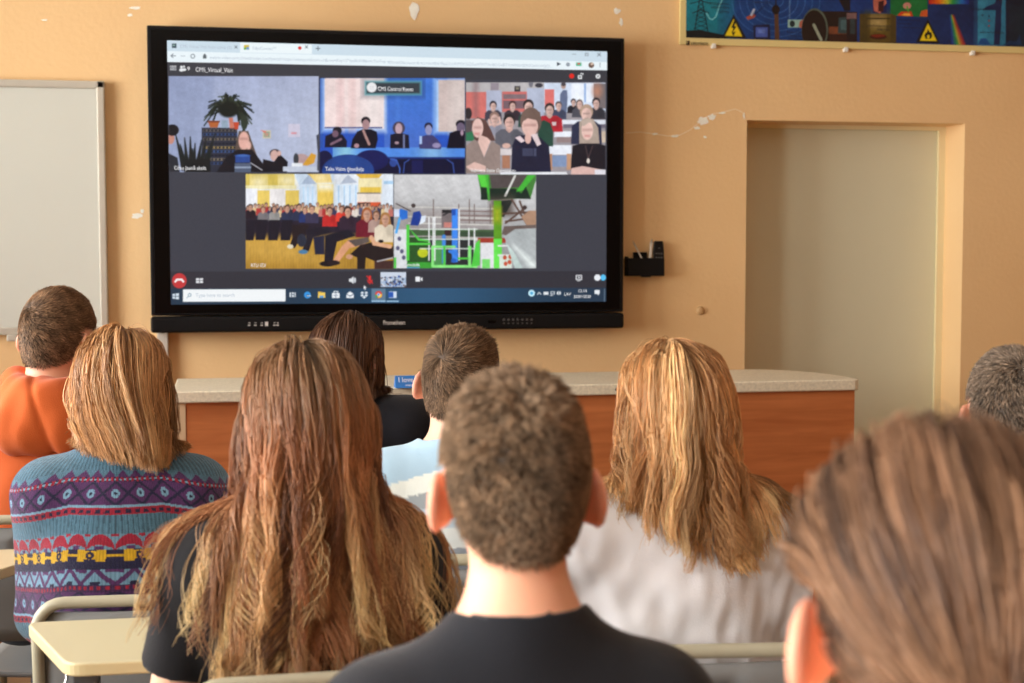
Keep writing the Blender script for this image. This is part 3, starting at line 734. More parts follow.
    p.poly([(330, 350), (440, 350), (420, 420), (380, 450), (350, 500), (318, 490), (336, 430)], (38, 30, 34)); p.ell(322, 490, 20, 14, (226, 216, 190)); p.poly([(420, 380), (560, 360), (580, 400), (470, 430), (440, 520), (400, 510), (424, 440)], (34, 32, 44)); p.ell(404, 524, 30, 14, (80, 130, 170)); p.poly([(470, 430), (540, 420), (540, 540), (480, 540)], (36, 40, 62)); p.ell(395, 450, 30, 42, (44, 50, 66))
    p.poly([(545, 420), (690, 380), (740, 420), (620, 460), (590, 600), (540, 600)], (28, 28, 40)); p.ell(560, 600, 50, 18, (26, 22, 26)); p.poly([(696, 445), (820, 440), (800, 480), (700, 500), (630, 590), (596, 580), (650, 490)], (222, 160, 124)); p.poly([(690, 450), (820, 430), (830, 460), (740, 490)], (96, 84, 80)); p.ell(600, 594, 40, 16, (40, 30, 34))
    p.poly([(705, 540), (770, 480), (850, 460), (980, 490), (985, 560), (880, 590), (805, 560), (800, 640), (750, 640), (750, 560)], (36, 28, 30)); p.ell(700, 555, 22, 16, (214, 160, 130)); p.line([(840, 430), (860, 470), (960, 490)], 26, (222, 170, 136)); p.ell(902, 456, 16, 10, (30, 26, 30)); p.rect(860, 580, 980, 640, (70, 46, 44)); p.line([(880, 585), (985, 560)], 9, (180, 176, 180))
    # ---- tile 5: experiment hall, green and blue steelwork
    p.crop(390, 170, 6.4, .9); p.clip = (394.0, 174.6, 536.0, 268.2)
    p.rect(20, 25, 940, 640, lambda X, Y: np.stack([206 - np.clip(Y - 190, 0, 60) * .8, 206 - np.clip(Y - 190, 0, 60) * .8, 208 - np.clip(Y - 190, 0, 60) * .8], -1))
    p.poly([(560, 30), (935, 30), (935, 60), (900, 180), (640, 190), (590, 190)], (70, 130, 60)); p.poly([(636, 30), (880, 30), (840, 110), (650, 120)], (84, 76, 76)); p.poly([(582, 110), (640, 118), (800, 118), (840, 150), (870, 105), (902, 186), (760, 182), (640, 192), (582, 190)], (28, 46, 38)); p.line([(620, 35), (634, 190)], 16, (70, 180, 60)); p.line([(800, 38), (738, 165)], 14, (214, 214, 210)); p.poly([(560, 32), (610, 32), (625, 110), (585, 108)], (90, 210, 70)); p.poly([(880, 34), (930, 34), (850, 130), (806, 140)], (70, 180, 60))
    p.rect(640, 170, 790, 290, (84, 72, 66), 8, .8); p.poly([(700, 200), (790, 190), (730, 300), (700, 300)], (40, 46, 44))
    for a, c in [((780, 190), (890, 370)), ((870, 240), (740, 340)), ((720, 280), (900, 270)), ((740, 330), (880, 310)), ((830, 200), (860, 280))]: p.line([a, c], 12, (96, 74, 66))
    p.poly([(840, 300), (890, 260), (940, 260), (940, 380), (880, 360)], (176, 140, 116)); p.ell(862, 240, 14, 14, (70, 56, 56))
    p.poly([(20, 225), (210, 240), (660, 260), (660, 470), (20, 470)], (150, 140, 138), 10, .6)
    for y in (236, 298, 340, 378): p.line([(120, y), (660, y + 12)], 7, (214, 212, 206))
    for y in (262, 290, 320): p.line([(430, y), (660, y + 4)], 6, (120, 96, 92))
    for x in (278, 508, 540, 440, 642): p.line([(x, 190 if x in (278, 508) else 220), (x, 340)], 6, (120, 104, 100))
    p.ell(150, 228, 14, 14, (70, 60, 60)); p.line([(40, 215), (130, 262)], 6, (70, 60, 60))
    p.rect(120, 382, 680, 420, (70, 96, 66)); p.rect(440, 396, 680, 428, (60, 80, 60)); p.rect(560, 435, 740, 466, (168, 62, 50)); p.rect(440, 430, 560, 452, (200, 196, 190)); p.rect(580, 466, 680, 630, (226, 226, 230))
    p.rect(20, 380, 110, 630, (220, 222, 226)); p.poly([(40, 270), (70, 248), (112, 262), (112, 310), (76, 320)], (46, 116, 216)); p.rect(24, 250, 60, 300, (216, 226, 246)); p.poly([(130, 352), (150, 270), (190, 262), (206, 300), (180, 356)], (30, 62, 150)); p.poly([(190, 350), (200, 296), (230, 290), (226, 330)], (226, 236, 250)); p.line([(40, 400), (62, 310)], 16, (80, 170, 240))
    p.rect(110, 430, 260, 600, (42, 84, 40)); p.rect(250, 440, 540, 640, (46, 50, 52)); p.ell(210, 530, 34, 30, (190, 200, 40)); p.rect(280, 450, 340, 620, (80, 150, 84))
    p.rect(330, 256, 400, 370, (120, 110, 112)); p.rect(335, 255, 400, 275, (40, 40, 44)); p.line([(340, 290), (400, 258)], 9, (50, 50, 54)); p.rect(345, 335, 395, 368, (200, 130, 122)); p.rect(350, 385, 390, 420, (60, 40, 44)); p.line([(345, 425), (345, 590)], 24, (70, 140, 226))
    p.rect(396, 250, 434, 590, (64, 138, 240)); p.rect(396, 250, 420, 290, (36, 84, 180)); p.line([(384, 520), (430, 540)], 22, (60, 130, 230)); p.ell(408, 580, 18, 14, (40, 96, 190))
    for x in (245, 272, 282, 438, 500, 536): p.rect(x, 300 if x < 300 else 250 if x == 438 else 372, x + 9, 580, (236, 238, 240))
    for y in (376, 440, 500): p.rect(190, y, 560, y + 7, (220, 230, 222))
    G, G2 = (84, 206, 74), (140, 236, 130)
    p.rect(105, 350, 124, 580, G); p.poly([(120, 370), (190, 440), (250, 450), (250, 460), (180, 452)], G); p.rect(105, 466, 260, 480, G); p.rect(20, 560, 40, 630, G); p.rect(110, 590, 270, 630, (60, 160, 56)); p.rect(264, 486, 282, 620, G2); p.rect(264, 484, 420, 498, G2); p.rect(340, 486, 356, 620, G); p.rect(500, 486, 520, 620, G2); p.rect(270, 608, 560, 626, G2); p.rect(434, 560, 505, 572, G); p.poly([(520, 620), (548, 470), (576, 440), (576, 610)], G); p.rect(590, 570, 640, 630, (120, 220, 110))
    p.poly([(664, 196), (712, 196), (716, 460), (664, 470)], (96, 156, 40)); p.rect(668, 250, 704, 330, (176, 176, 40), 10); p.rect(664, 440, 716, 630, (104, 226, 84)); p.rect(690, 540, 780, 552, (226, 230, 226)); p.rect(700, 550, 780, 630, (214, 226, 214)); p.rect(690, 480, 760, 490, (240, 240, 240))
    for (x, y) in [(735, 560), (765, 590), (740, 600), (770, 556), (60, 440), (76, 520), (50, 500), (88, 560)]: p.ell(x, y, 12, 14, (196, 84, 60) if x > 500 else (90, 90, 120))
    p.poly([(716, 400), (735, 370), (800, 350), (935, 360), (935, 630), (840, 630), (790, 520), (740, 450)], (176, 182, 184)); p.poly([(730, 360), (935, 350), (935, 372), (800, 378), (740, 420), (716, 410)], (110, 96, 92)); p.poly([(790, 480), (935, 600), (935, 630), (900, 630)], (236, 244, 242), 6); p.poly([(740, 460), (790, 520), (850, 630), (800, 630)], (196, 214, 210)); p.rect(108, 620, 190, 632, (90, 160, 200))
    p.clip = None
    p.grain((466, 82.5, 605.5, 174.4), .03, 3); p.grain((245.8, 174, 393.2, 268.8), .035, 4); p.grain((394, 174.6, 536, 268.2), .035, 5)
    # ---- conference tool bar and task bar
    p.crop(0, 0, 1, .6)
    p.poly([(160, 271.5), (615, 271), (615, 288), (160, 289)], (52, 52, 60))
    p.poly([(160, 288.6), (615, 287.8), (615, 310), (160, 310)], lambda X, Y: np.stack([36 + 12 * np.exp(-((X - 430) / 70) ** 2), 56 + 32 * np.exp(-((X - 430) / 90) ** 2), 76 + 46 * np.exp(-((X - 430) / 90) ** 2)], -1))
    p.ell(179.3, 280.7, 7.3, 7.5, (198, 60, 62)); p.line([(175.3, 281.6), (177, 279.6), (181.6, 279.6), (183.4, 281.6)], 2.0, (250, 240, 240))
    p.rect(196, 278.2, 203, 283, (230, 232, 236)); p.line([(196, 280.6), (203, 280.6)], .5, (52, 52, 60)); p.line([(199.5, 278), (199.5, 283)], .5, (52, 52, 60))
    p.poly([(349, 278.6), (351, 278.6), (353.5, 276.4), (353.5, 284), (351, 281.8), (349, 281.8)], (225, 228, 232)); p.ell(354.8, 280.2, 1.3, 2.8, (200, 204, 210))
    p.rect(368.6, 275.8, 371, 281, (226, 50, 50)); p.line([(367.4, 280), (368.6, 282.4), (371.4, 282.2), (372.2, 280)], .8, (226, 50, 50)); p.line([(369.8, 282), (369.8, 284)], .9, (226, 50, 50)); p.line([(366.8, 276), (372.6, 283.4)], .9, (226, 50, 50))
    p.poly([(364, 285.2), (366.6, 287.8), (365.2, 288), (365.8, 289.6), (365, 290), (364.4, 288.4), (363.6, 289)], (240, 240, 244))
    p.rect(380.6, 272.2, 406, 287, (170, 190, 216)); p.rect(380.6, 272.2, 406, 277, (206, 216, 232))
    rg = np.random.default_rng(9)
    for k in range(90): p.ell(381.5 + rg.uniform(0, 24), 276 + rg.uniform(0, 10.5), .9, .8, [(40, 46, 70), (96, 70, 64), (196, 206, 226), (60, 96, 170), (226, 226, 232)][k % 5])
    p.rect(415.5, 276.6, 420, 281.6, (238, 240, 244)); p.poly([(420, 279.2), (422.4, 277), (422.4, 281.4)], (238, 240, 244))
    p.rect(575.8, 275, 582, 280, (226, 228, 232)); p.rect(576.8, 276, 581, 279, (60, 62, 70)); p.ell(579, 277.4, .9, .9, (226, 228, 232)); p.rect(577.4, 280.4, 580.4, 281.2, (226, 228, 232))
    p.ell(597.4, 277.6, 3.2, 3.2, (236, 240, 246)); p.ell(603.2, 277.6, 2.7, 3.1, (90, 196, 246))
    p.poly([(172.5, 294), (175.2, 293.6), (175.2, 296), (172.5, 296)], (214, 226, 236)); p.poly([(175.8, 293.5), (179, 293.1), (179, 296), (175.8, 296)], (214, 226, 236)); p.poly([(172.5, 296.5), (175.2, 296.5), (175.2, 299), (172.5, 298.6)], (214, 226, 236)); p.poly([(175.8, 296.5), (179, 296.5), (179, 299.5), (175.8, 299.1)], (214, 226, 236))
    p.poly([(183, 289.4), (285.5, 289.2), (285.5, 301.4), (183, 301.8)], (244, 248, 250)); p.ell(189.6, 295, 1.8, 1.8, (120, 150, 170)); p.ell(189.6, 295, 1.1, 1.1, (244, 248, 250)); p.line([(188.4, 296.4), (186.8, 298)], .6, (120, 150, 170))
    p.rect(289.6, 292.4, 291, 297, (226, 232, 238)); p.rect(291.8, 292.4, 294, 294.2, (226, 232, 238)); p.rect(291.8, 295, 294, 297, (226, 232, 238)); p.rect(294.6, 292.4, 295.6, 297, (226, 232, 238))
    p.ell(307.4, 295, 3.3, 3.4, (56, 150, 226)); p.ell(307.8, 295.6, 1.5, 1.1, (36, 60, 84)); p.rect(306.6, 295.4, 311, 296.2, (226, 240, 250))
    p.rect(318, 292.4, 325.2, 297.8, (244, 206, 96)); p.rect(318, 291.6, 321, 293, (226, 180, 70)); p.rect(319.6, 295.6, 323.6, 297.8, (96, 160, 216))
    p.rect(332, 293, 339.6, 298, (240, 244, 248)); p.line([(334, 293), (334, 291.4), (337.6, 291.4), (337.6, 293)], .8, (240, 244, 248)); p.line([(335.8, 293.6), (335.8, 297.4)], .5, (80, 100, 130)); p.line([(333.6, 295.4), (338, 295.4)], .5, (80, 100, 130))
    p.poly([(346.4, 294), (350, 291.4), (353.8, 294), (353.8, 298), (346.4, 298)], (240, 244, 248)); p.line([(346.6, 294.2), (350, 296.2), (353.6, 294.2)], .7, (50, 76, 104))
    for dx, dy in [(-2, -1.6), (2, -1.6), (-2, 1), (2, 1), (0, 2.8)]: p.poly([(364.2 + dx - 1.9, 294.4 + dy), (364.2 + dx, 294.4 + dy - 1.3), (364.2 + dx + 1.9, 294.4 + dy), (364.2 + dx, 294.4 + dy + 1.3)], (232, 240, 248))
    p.rect(371.5, 288.6, 385.5, 301.4, (96, 126, 150)); p.rect(371.5, 300.6, 385.5, 301.8, (170, 206, 236)); p.rect(386.6, 300.6, 398.8, 301.8, (170, 206, 236))
    p.ell(378.6, 294.6, 3.6, 3.6, (224, 70, 56)); p.poly([(375, 294), (378, 298.2), (376, 297.4)], (70, 170, 90)); p.poly([(375.2, 294.8), (378.6, 294.6), (377.2, 298), (375.8, 297)], (70, 170, 90)); p.poly([(382.2, 294), (378.6, 294.4), (378.2, 298.2), (381.4, 297)], (246, 206, 70)); p.ell(378.6, 294.6, 1.6, 1.6, (250, 250, 250)); p.ell(378.6, 294.6, 1.15, 1.15, (70, 130, 226))
    p.rect(389, 291.4, 396.6, 298, (214, 226, 244)); p.rect(388.4, 292, 393.4, 297.4, (42, 90, 180))
    p.ell(531.6, 293.2, 3.3, 3.3, (196, 236, 250)); p.ell(531.6, 293.2, 1.5, 1.5, (70, 170, 220)); p.line([(537.4, 294.4), (539.2, 292.4), (541, 294.4)], .8, (230, 234, 238)); p.rect(543.6, 291.8, 548.4, 294.8, (230, 234, 238)); p.rect(550.6, 291.4, 554.8, 294.4, (230, 234, 238)); p.rect(551.4, 292.1, 554, 293.7, (44, 72, 96)); p.rect(550, 295, 553, 295.8, (230, 234, 238)); p.poly([(556.8, 292.2), (558.6, 290.8), (558.6, 295.2), (556.8, 293.8)], (230, 234, 238)); p.ell(560, 293, .9, 1.8, (220, 224, 230))
    p.rect(594.6, 290, 599.6, 294, (236, 240, 244)); p.poly([(597.4, 294), (599, 294), (598.4, 295.6)], (236, 240, 244)); p.line([(604.4, 289), (604.4, 302)], .6, (120, 140, 160))
    # the panel's own soft noise and glow
    rg = np.random.default_rng(1)
    p.I[:] = np.clip(p.I + rg.normal(0, 2.0, p.I.shape[:2])[..., None], 0, 255)

scr = grid_thing('screen', sx0, sx1, sz0, sz1, YT - .0016, 960, 552, paint_screen)
scr_o = link('screen', scr, tv, [M_scr]); scr_o.location = (-ox, -D, -oz)
# writing on the screen, glowing like the rest of it
def glow(name, col, k=1.0):
    q = NT(name); q.b.inputs['Base Color'].default_value = (0, 0, 0, 1)
    q.b.inputs['Emission Color'].default_value = L4(col); q.b.inputs['Emission Strength'].default_value = k * .86
    return q.m
b = MB(); YW = YT - .0022
b.mi = 0
wall_text(b, 'CMS_Virtual_Visit', 195.6, 71.6, 4.6, YW, wpx=37)
wall_text(b, '9', 187.2, 70.6, 4.0, YW)
wall_text(b, 'CMS Control Room', 377.8, 90.6, 4.2, YW, wpx=35)
wall_text(b, 'Cēsu Jaunā skola', 174.0, 169.6, 4.0, YW, wpx=32)
wall_text(b, 'Talsu Valsts ģimnāzija', 325.2, 170.6, 4.0, YW, wpx=38.5)
wall_text(b, 'Valmiera State Gymnasium', 470.5, 171.8, 3.6, YW, wpx=45)
wall_text(b, 'RTU IZV', 250.8, 267.0, 3.6, YW, wpx=15)
wall_text(b, 'mobile', 407.4, 266.2, 3.2, YW, wpx=12)
wall_text(b, 'LAV', 564.2, 295.6, 3.2, YW, wpx=6.4)
wall_text(b, '12:14', 577.8, 292.4, 3.2, YW, wpx=8.2)
wall_text(b, '20/01/2020', 573.6, 298.0, 3.0, YW, wpx=17)
b.mi = 1
wall_text(b, 'CMS Virtual Visit from Latvia (2).', 180, 47.8, 3.4, YW, wpx=52)
wall_text(b, 'VidyoConnect™', 252, 49.6, 3.4, YW, wpx=24)
wall_text(b, 'webrtc.vidyo.cern.ch/web/index.html?portal=https://vidyoportal.cern.ch&roomKey=iTVpz0kWi86vHcTnvTop', 209.5, 58.8, 3.2, YW, wpx=176)
wall_text(b, '9ElbmbE3browserdirect=mst&id=RpjULiLlNPOKGQGeH7WTAcI8OOtIBTYtWMfxQERSOeWvVQGl...', 387, 63.6, 3.0, YW, wpx=165)
wall_text(b, 'Type here to search', 195.6, 297.0, 3.8, YW, wpx=39)
b.mi = 2
wall_text(b, 'CC', 369.6, 89.2, 3.0, YW, wpx=4.4)
ob = b.build('screen_lettering', [glow('white_pixels', (250, 250, 252)), glow('grey_pixels', (176, 190, 206)), glow('pale_pixels', (200, 200, 204))], scr_o)
ob.location = (0, 0, 0); ob['kind'] = 'stuff'
# speaker bar with buttons, icons and lettering
b = MB()
b.box((-W2 - .002, YT - D - .006, -.004), (W2 + .002, -.03, zs0 - oz - .003), .012, 3)
bar = b.build('speaker_bar', [M_black2], tv)
def bar_piece(name, mb, m):
    o = mb.build(name, m, bar); return o
b = MB(); YB_ = YT - .0072
wall_text(b, 'Promethean', 383.2, 324.6, 4.2, YB_, bold=.015, wpx=21.5)
o = bar_piece('maker_lettering', b, M_silver); o.location = (-ox, -D, -oz)
b = MB()
for i, x in enumerate([248, 254, 260.5, 265, 273.2, 276.4]):
    p0 = on_y(x, 324.4, YB_); w = .0085
    if i == 3: b.box((p0[0], YB_, p0[2] - .006), (p0[0] + w * 1.3, YB_ + .001, p0[2] + .009))
    else:
        b.box((p0[0], YB_, p0[2] - .005), (p0[0] + w, YB_ + .001, p0[2] - .001)); b.box((p0[0] + .002, YB_, p0[2] + .004), (p0[0] + w, YB_ + .001, p0[2] + .0065))
o = bar_piece('port_symbols', b, M_silver); o.location = (-ox, -D, -oz)
for i in range(7):
    pxx = 504 + i * 4.6
    p0 = on_y(pxx, 319.6, YB_)
    b = MB(); b.lathe([(.0045, 0), (.0045, .003), (.003, .004)], 10, Matrix.Translation(Vector((p0[0], YB_ + .002, p0[2]))) @ Matrix.Rotation(math.pi / 2, 4, 'X'))
    b.box((p0[0] - .003, YB_, p0[2] - .016), (p0[0] + .003, YB_ + .001, p0[2] - .011))
    o = bar_piece('button', b, mat('button_mark', (78, 74, 72), .5)); o.location = (-ox, -D, -oz)
p0 = on_y(488, 321.6, YB_); b = MB(); b.box((p0[0], YB_ - .001, p0[2] - .006), (p0[0] + .03, YB_ + .002, p0[2] + .006), .001)
o = bar_piece('usb_socket', b, M_gloss); o.location = (-ox, -D, -oz)
tag(tv, 'large black wall screen showing a video meeting with five groups of viewers', 'screen')

# ------------------------------------------------------------------ poster, upper right
YP = D - .016
pl = on_y(680, 40, YP); pr = on_y(1024, 52, YP)
pz0 = (on_y(680, 43.5, YP)[2] + on_y(1024, 54, YP)[2]) / 2
pX0, pX1, pZ1 = pl[0], pr[0] + .32, pz0 + .78
po = empty('wall_poster', ((pX0 + pX1) / 2, D, pz0)); pox = (pX0 + pX1) / 2
b = MB(); b.box((pX0 - pox, YP + .001 - D, 0), (pX1 - pox, -.002, pZ1 - pz0), .002); b.build('backing_board', mat('pale_yellow_board', (226, 206, 140), .5, .03), po)
def paint_poster(p):
    p.crop(680, 0, 1024 / 170, .6)
    p.I[:] = np.array((14, 56, 116.0)); X, Y = p.X, p.Y
    p.I[..., 1] -= np.clip((X - 820) / 200, 0, 1) * 24; p.I[..., 2] -= np.clip((X - 860) / 160, 0, 1) * 44
    p.rect(-100, -700, 310, 260, (18, 122, 140), 30); p.rect(250, -700, 330, 260, (14, 84, 130), 60, .6)
    p.poly([(-50, 190), (120, 180), (270, 212), (300, 260), (-50, 260)], (8, 18, 22))
    for s in (-1, 1):
        p.line([(125 + s * 8, 0), (128 + s * 40, 186)], 5, (8, 26, 34)); p.line([(118 - s * 6, -240), (125 + s * 8, 0)], 5, (8, 26, 34))
    for y in range(-220, 186, 26):
        w = 8 + max(0, (y + 20)) * .18
        p.line([(125 - w, y), (128 + w, y + 24)], 3, (8, 26, 34)); p.line([(125 + w, y), (128 - w, y + 24)], 3, (8, 26, 34))
    for y, w in [(12, 62), (68, 48), (-60, 60)]: p.line([(125 - w, y + 10), (125, y - 8), (125 + w, y + 10)], 5, (8, 26, 34))
    p.line([(160, 80), (178, 112), (196, 118), (216, 100), (236, 40), (262, -20)], 7, (120, 196, 206))
    for k in range(1, 7):
        a = np.linspace(0, 2 * math.pi, 40); r = 44 * k
        p.line([(578 + r * math.cos(t), 6 + r * .82 * math.sin(t)) for t in a], 2.6, (70, 118, 180), 1.2, .8)
    p.poly([(568, 70), (592, 70), (600, 262), (572, 262)], (84, 56, 40)); p.ell(577, 58, 24, 28, (26, 16, 16)); p.rect(574, -40, 582, 40, (26, 16, 16))
    p.poly([(396, 104), (440, 82), (458, 92), (446, 108), (410, 120)], (150, 70, 54)); p.line([(430, 90), (446, 58)], 14, (170, 180, 200)); p.line([(450, 90), (505, 38)], 4, (20, 30, 60))
    p.poly([(440, 152), (540, 146), (544, 240), (446, 244)], (20, 26, 60)); p.rect(456, 164, 528, 224, (70, 92, 170)); p.rect(470, 176, 512, 200, (96, 120, 190))
    p.rect(650, 118, 742, 166, (140, 176, 166)); p.ell(676, 143, 16, 20, (26, 40, 44)); p.poly([(722, 130), (742, 116), (768, 166), (764, 206), (740, 176), (716, 160)], (176, 96, 76)); p.line([(660, -50), (660, 116)], 3, (120, 150, 180))
    p.rect(806, 68, 1020, 280, (30, 18, 16)); p.ell(812, 180, 80, 130, (84, 96, 84)); p.ell(808, 184, 74, 122, (30, 18, 16)); p.line([(806, 150), (850, 240)], 18, (150, 160, 140)); p.rect(896, 160, 1020, 206, (110, 60, 36)); p.poly([(956, 106), (1026, 100), (1030, 204), (950, 200)], (44, 62, 66)); p.rect(968, 120, 1030, 180, (64, 92, 96)); p.rect(900, 206, 1020, 260, (50, 24, 18)); p.poly([(946, -20), (1026, -40), (1026, 64), (990, 64)], (18, 16, 24))
    p.crop(850, 0, 1024 / 174, .6)
    p.rect(-20, 70, 42, 260, (34, 20, 22)); p.rect(-20, 76, 38, 112, (110, 84, 84)); p.rect(0, 110, 30, 200, (40, 52, 56))
    p.rect(56, 82, 272, 260, (76, 62, 26)); p.rect(110, 110, 230, 210, (112, 96, 36), 24); p.ell(165, 130, 40, 24, (200, 176, 120), 14); p.rect(80, 84, 110, 260, (60, 50, 20), 10); p.ell(166, 216, 50, 16, (60, 20, 14)); p.ell(166, 210, 40, 9, (120, 40, 22)); p.rect(100, 105, 236, 113, (44, 38, 20))
    p.rect(134, -30, 216, 76, (20, 30, 80)); p.poly([(136, 0), (170, -30), (206, -20), (216, 20), (190, 44), (180, 80), (140, 64)], (186, 104, 86)); p.poly([(168, 10), (200, 0), (196, 70), (166, 66)], (60, 20, 24))
    p.poly([(238, -60), (456, -60), (456, 100), (276, 94), (238, 80)], (16, 104, 50)); p.poly([(276, 92), (300, 68), (360, 66), (372, 96)], (200, 60, 30)); p.poly([(300, 90), (320, 76), (352, 78), (356, 94)], (226, 160, 60)); p.poly([(410, 96), (420, 64), (456, 56), (456, 98)], (206, 90, 40)); p.ell(336, 34, 24, 20, (196, 130, 120)); p.line([(336, 40), (344, 70)], 10, (90, 160, 60))
    def spec(X, Y):
        t = np.clip((X - 929) / 40, 0, 1)
        R = np.interp(t, [0, .25, .45, .6, .8, 1], [170, 226, 206, 40, 20, 30]); G = np.interp(t, [0, .25, .45, .6, .8, 1], [30, 110, 206, 150, 110, 40]); B = np.interp(t, [0, .25, .45, .6, .8, 1], [20, 20, 60, 70, 190, 130])
        return np.stack([R, G, B], -1)
    p.rect(464, -60, 700, 24, spec)
    for k, c in enumerate([(40, 60, 150), (30, 130, 120), (70, 170, 60), (206, 190, 50), (216, 110, 40), (186, 40, 36)]):
        o = k * 14
        p.poly([(588 + o * .25, 90), (594 + o * .25, 90), (612 + o, 266), (598 + o, 266)], c, 2.0, .85)
    p.rect(752, -60, 916, 270, (40, 116, 150)); p.rect(752, -60, 800, 270, (60, 150, 180), 20, .6); p.poly([(780, 60), (800, 40), (850, 20), (880, -40), (896, 0), (890, 60), (890, 150), (880, 264), (846, 264), (852, 160), (858, 60), (800, 60)], (16, 34, 76)); p.poly([(752, 264), (770, 226), (800, 224), (830, 264)], (20, 70, 130)); p.rect(918, -60, 1300, 270, (12, 26, 50)); p.rect(964, 60, 1024, 270, (24, 60, 60), 30, .5)
    for (x, y) in [(780, 90), (818, 95), (818, 122), (818, 152)]: p.ell(x, y, 5, 5, (160, 60, 60) if y > 100 else (20, 40, 70))
    p.poly([(1010, 264), (900, 264), (940, 240), (980, 244), (1000, 200)], (14, 50, 90))
    rg = np.random.default_rng(4)
    # soft picture bands on the upper part, outside the photo's frame
    for k in range(14): p.rect(-800 + k * 150, -700 + 40 * (k % 3), -690 + k * 150, -330, [(24, 90, 120), (90, 60, 40), (30, 110, 70), (120, 40, 60)][k % 4], 20)
    p.grain((600, -900, 2000, 60), .06, 6)
    # warning triangles
    p.crop(680, 0, 1024 / 170, .6)
    p.poly([(323, 88), (400, 232), (252, 228)], (18, 18, 16)); p.poly([(323, 114), (376, 220), (270, 216)], (232, 206, 30)); p.poly([(326, 124), (310, 166), (322, 168), (314, 196), (340, 160), (326, 158), (338, 128)], (18, 18, 16)); p.line([(314, 190), (322, 212)], 5, (18, 18, 16)); p.poly([(312, 196), (334, 190), (322, 216)], (18, 18, 16))
    p.crop(850, 0, 1024 / 174, .6)
    p.poly([(458, 112), (530, 256), (388, 250)], (18, 18, 16)); p.poly([(459, 136), (512, 242), (410, 240)], (232, 206, 30)); p.poly([(458, 170), (470, 192), (478, 188), (484, 212), (474, 228), (446, 228), (438, 210), (446, 190), (452, 196)], (18, 18, 16)); p.ell(461, 216, 8, 12, (232, 206, 30))
m_ = grid_thing('printed_sheet', on_y(686, 30, YP)[0], pX1 - .03, (on_y(686, 38.5, YP)[2] + on_y(1024, 46, YP)[2]) / 2, pZ1 - .03, YP - .0005, 860, 420, paint_poster)
ps = link('printed_sheet', m_, po, [attr_mat('poster_print', rough=.4, spec=.4)]); ps.location = (-pox, -D, -pz0)
b = MB(); YL = YP - .0012
for s, x, y, h, w in [('Mājsaimn.', 709.5, 4.4, 2.6, 20), ('elektrība', 711, 8.2, 2.6, 18), ('50 Hz', 719, 12.8, 2.6, 10), ('Radio / TV', 786.5, 33, 2.4, 15.5), ('viļņojums', 787, 36.6, 2.4, 15), ('300 MHz', 788, 40.4, 2.4, 14), ('radioviļņi', 752, 2.8, 2.6, 18), ('gaisma', 946, 8.8, 2.2, 11), ('infrasarkanais', 897.5, 20.5, 2.2, 22), ('starojums', 897.5, 24.2, 2.2, 14), ('siltums', 898, 28, 2.2, 22), ('mikroviļņi', 867, 26.4, 2.2, 24), ('2450 MHz', 876, 30.4, 2.2, 14), ('rentgens', 969, 9.6, 2.4, 17), ('ultravioletais', 980, 33, 2.4, 24)]:
    wall_text(b, s, x, y, h, YL, wpx=w)
b.mi = 1
wall_text(b, 'LIELVĀRDS', 691, 44.6, 2.6, YL + .0008, bold=.02, wpx=17)
e0 = on_y(686.2, 45.0, YL + .0008); e1 = on_y(689.6, 40.8, YL + .0008)
b.box((e0[0], YL + .0006, e0[2]), (e1[0], YL + .0010, (e0[2] + e1[2]) / 2)); b.box(((e0[0] + e1[0]) / 2, YL + .0006, e0[2]), (e1[0], YL + .0010, e1[2])); b.box((e0[0], YL + .0006, (e0[2] * .35 + e1[2] * .65)), ((e0[0] * .7 + e1[0] * .3), YL + .0010, e1[2]))
o = b.build('poster_lettering', [mat('poster_black', (14, 22, 40), .5), mat('poster_mark', (70, 56, 40), .5)], po); o.location = (-pox, -D, -pz0); o['kind'] = 'stuff'
for (x, y) in [(714, 47.5), (846, 50.5), (973, 53.5)]:
    p0 = on_y(x, y, YP)
    b = MB(); b.box((p0[0] - pox - .008, YP - D - .003, -.012), (p0[0] - pox + .008, -.001, .006), .002); b.build('wall_clip', M_white, po)
tag(po, 'dark blue science poster with yellow warning triangles above the doorway', 'poster')
# ------------------------------------------------------------------ solid modelling: blended distance fields turned into one surface
def smin(a, b, k):
    h = np.clip(0.5 + 0.5 * (b - a) / k, 0, 1)
    return b * (1 - h) + a * h - k * h * (1 - h)

def rotm(yaw=0, pitch=0, roll=0):
    """columns are the local axes; pitch > 0 looks up, yaw > 0 turns left, roll > 0 tilts to the right"""
    return np.array((Matrix.Rotation(yaw, 3, 'Z') @ Matrix.Rotation(pitch, 3, 'X') @ Matrix.Rotation(roll, 3, 'Y')))

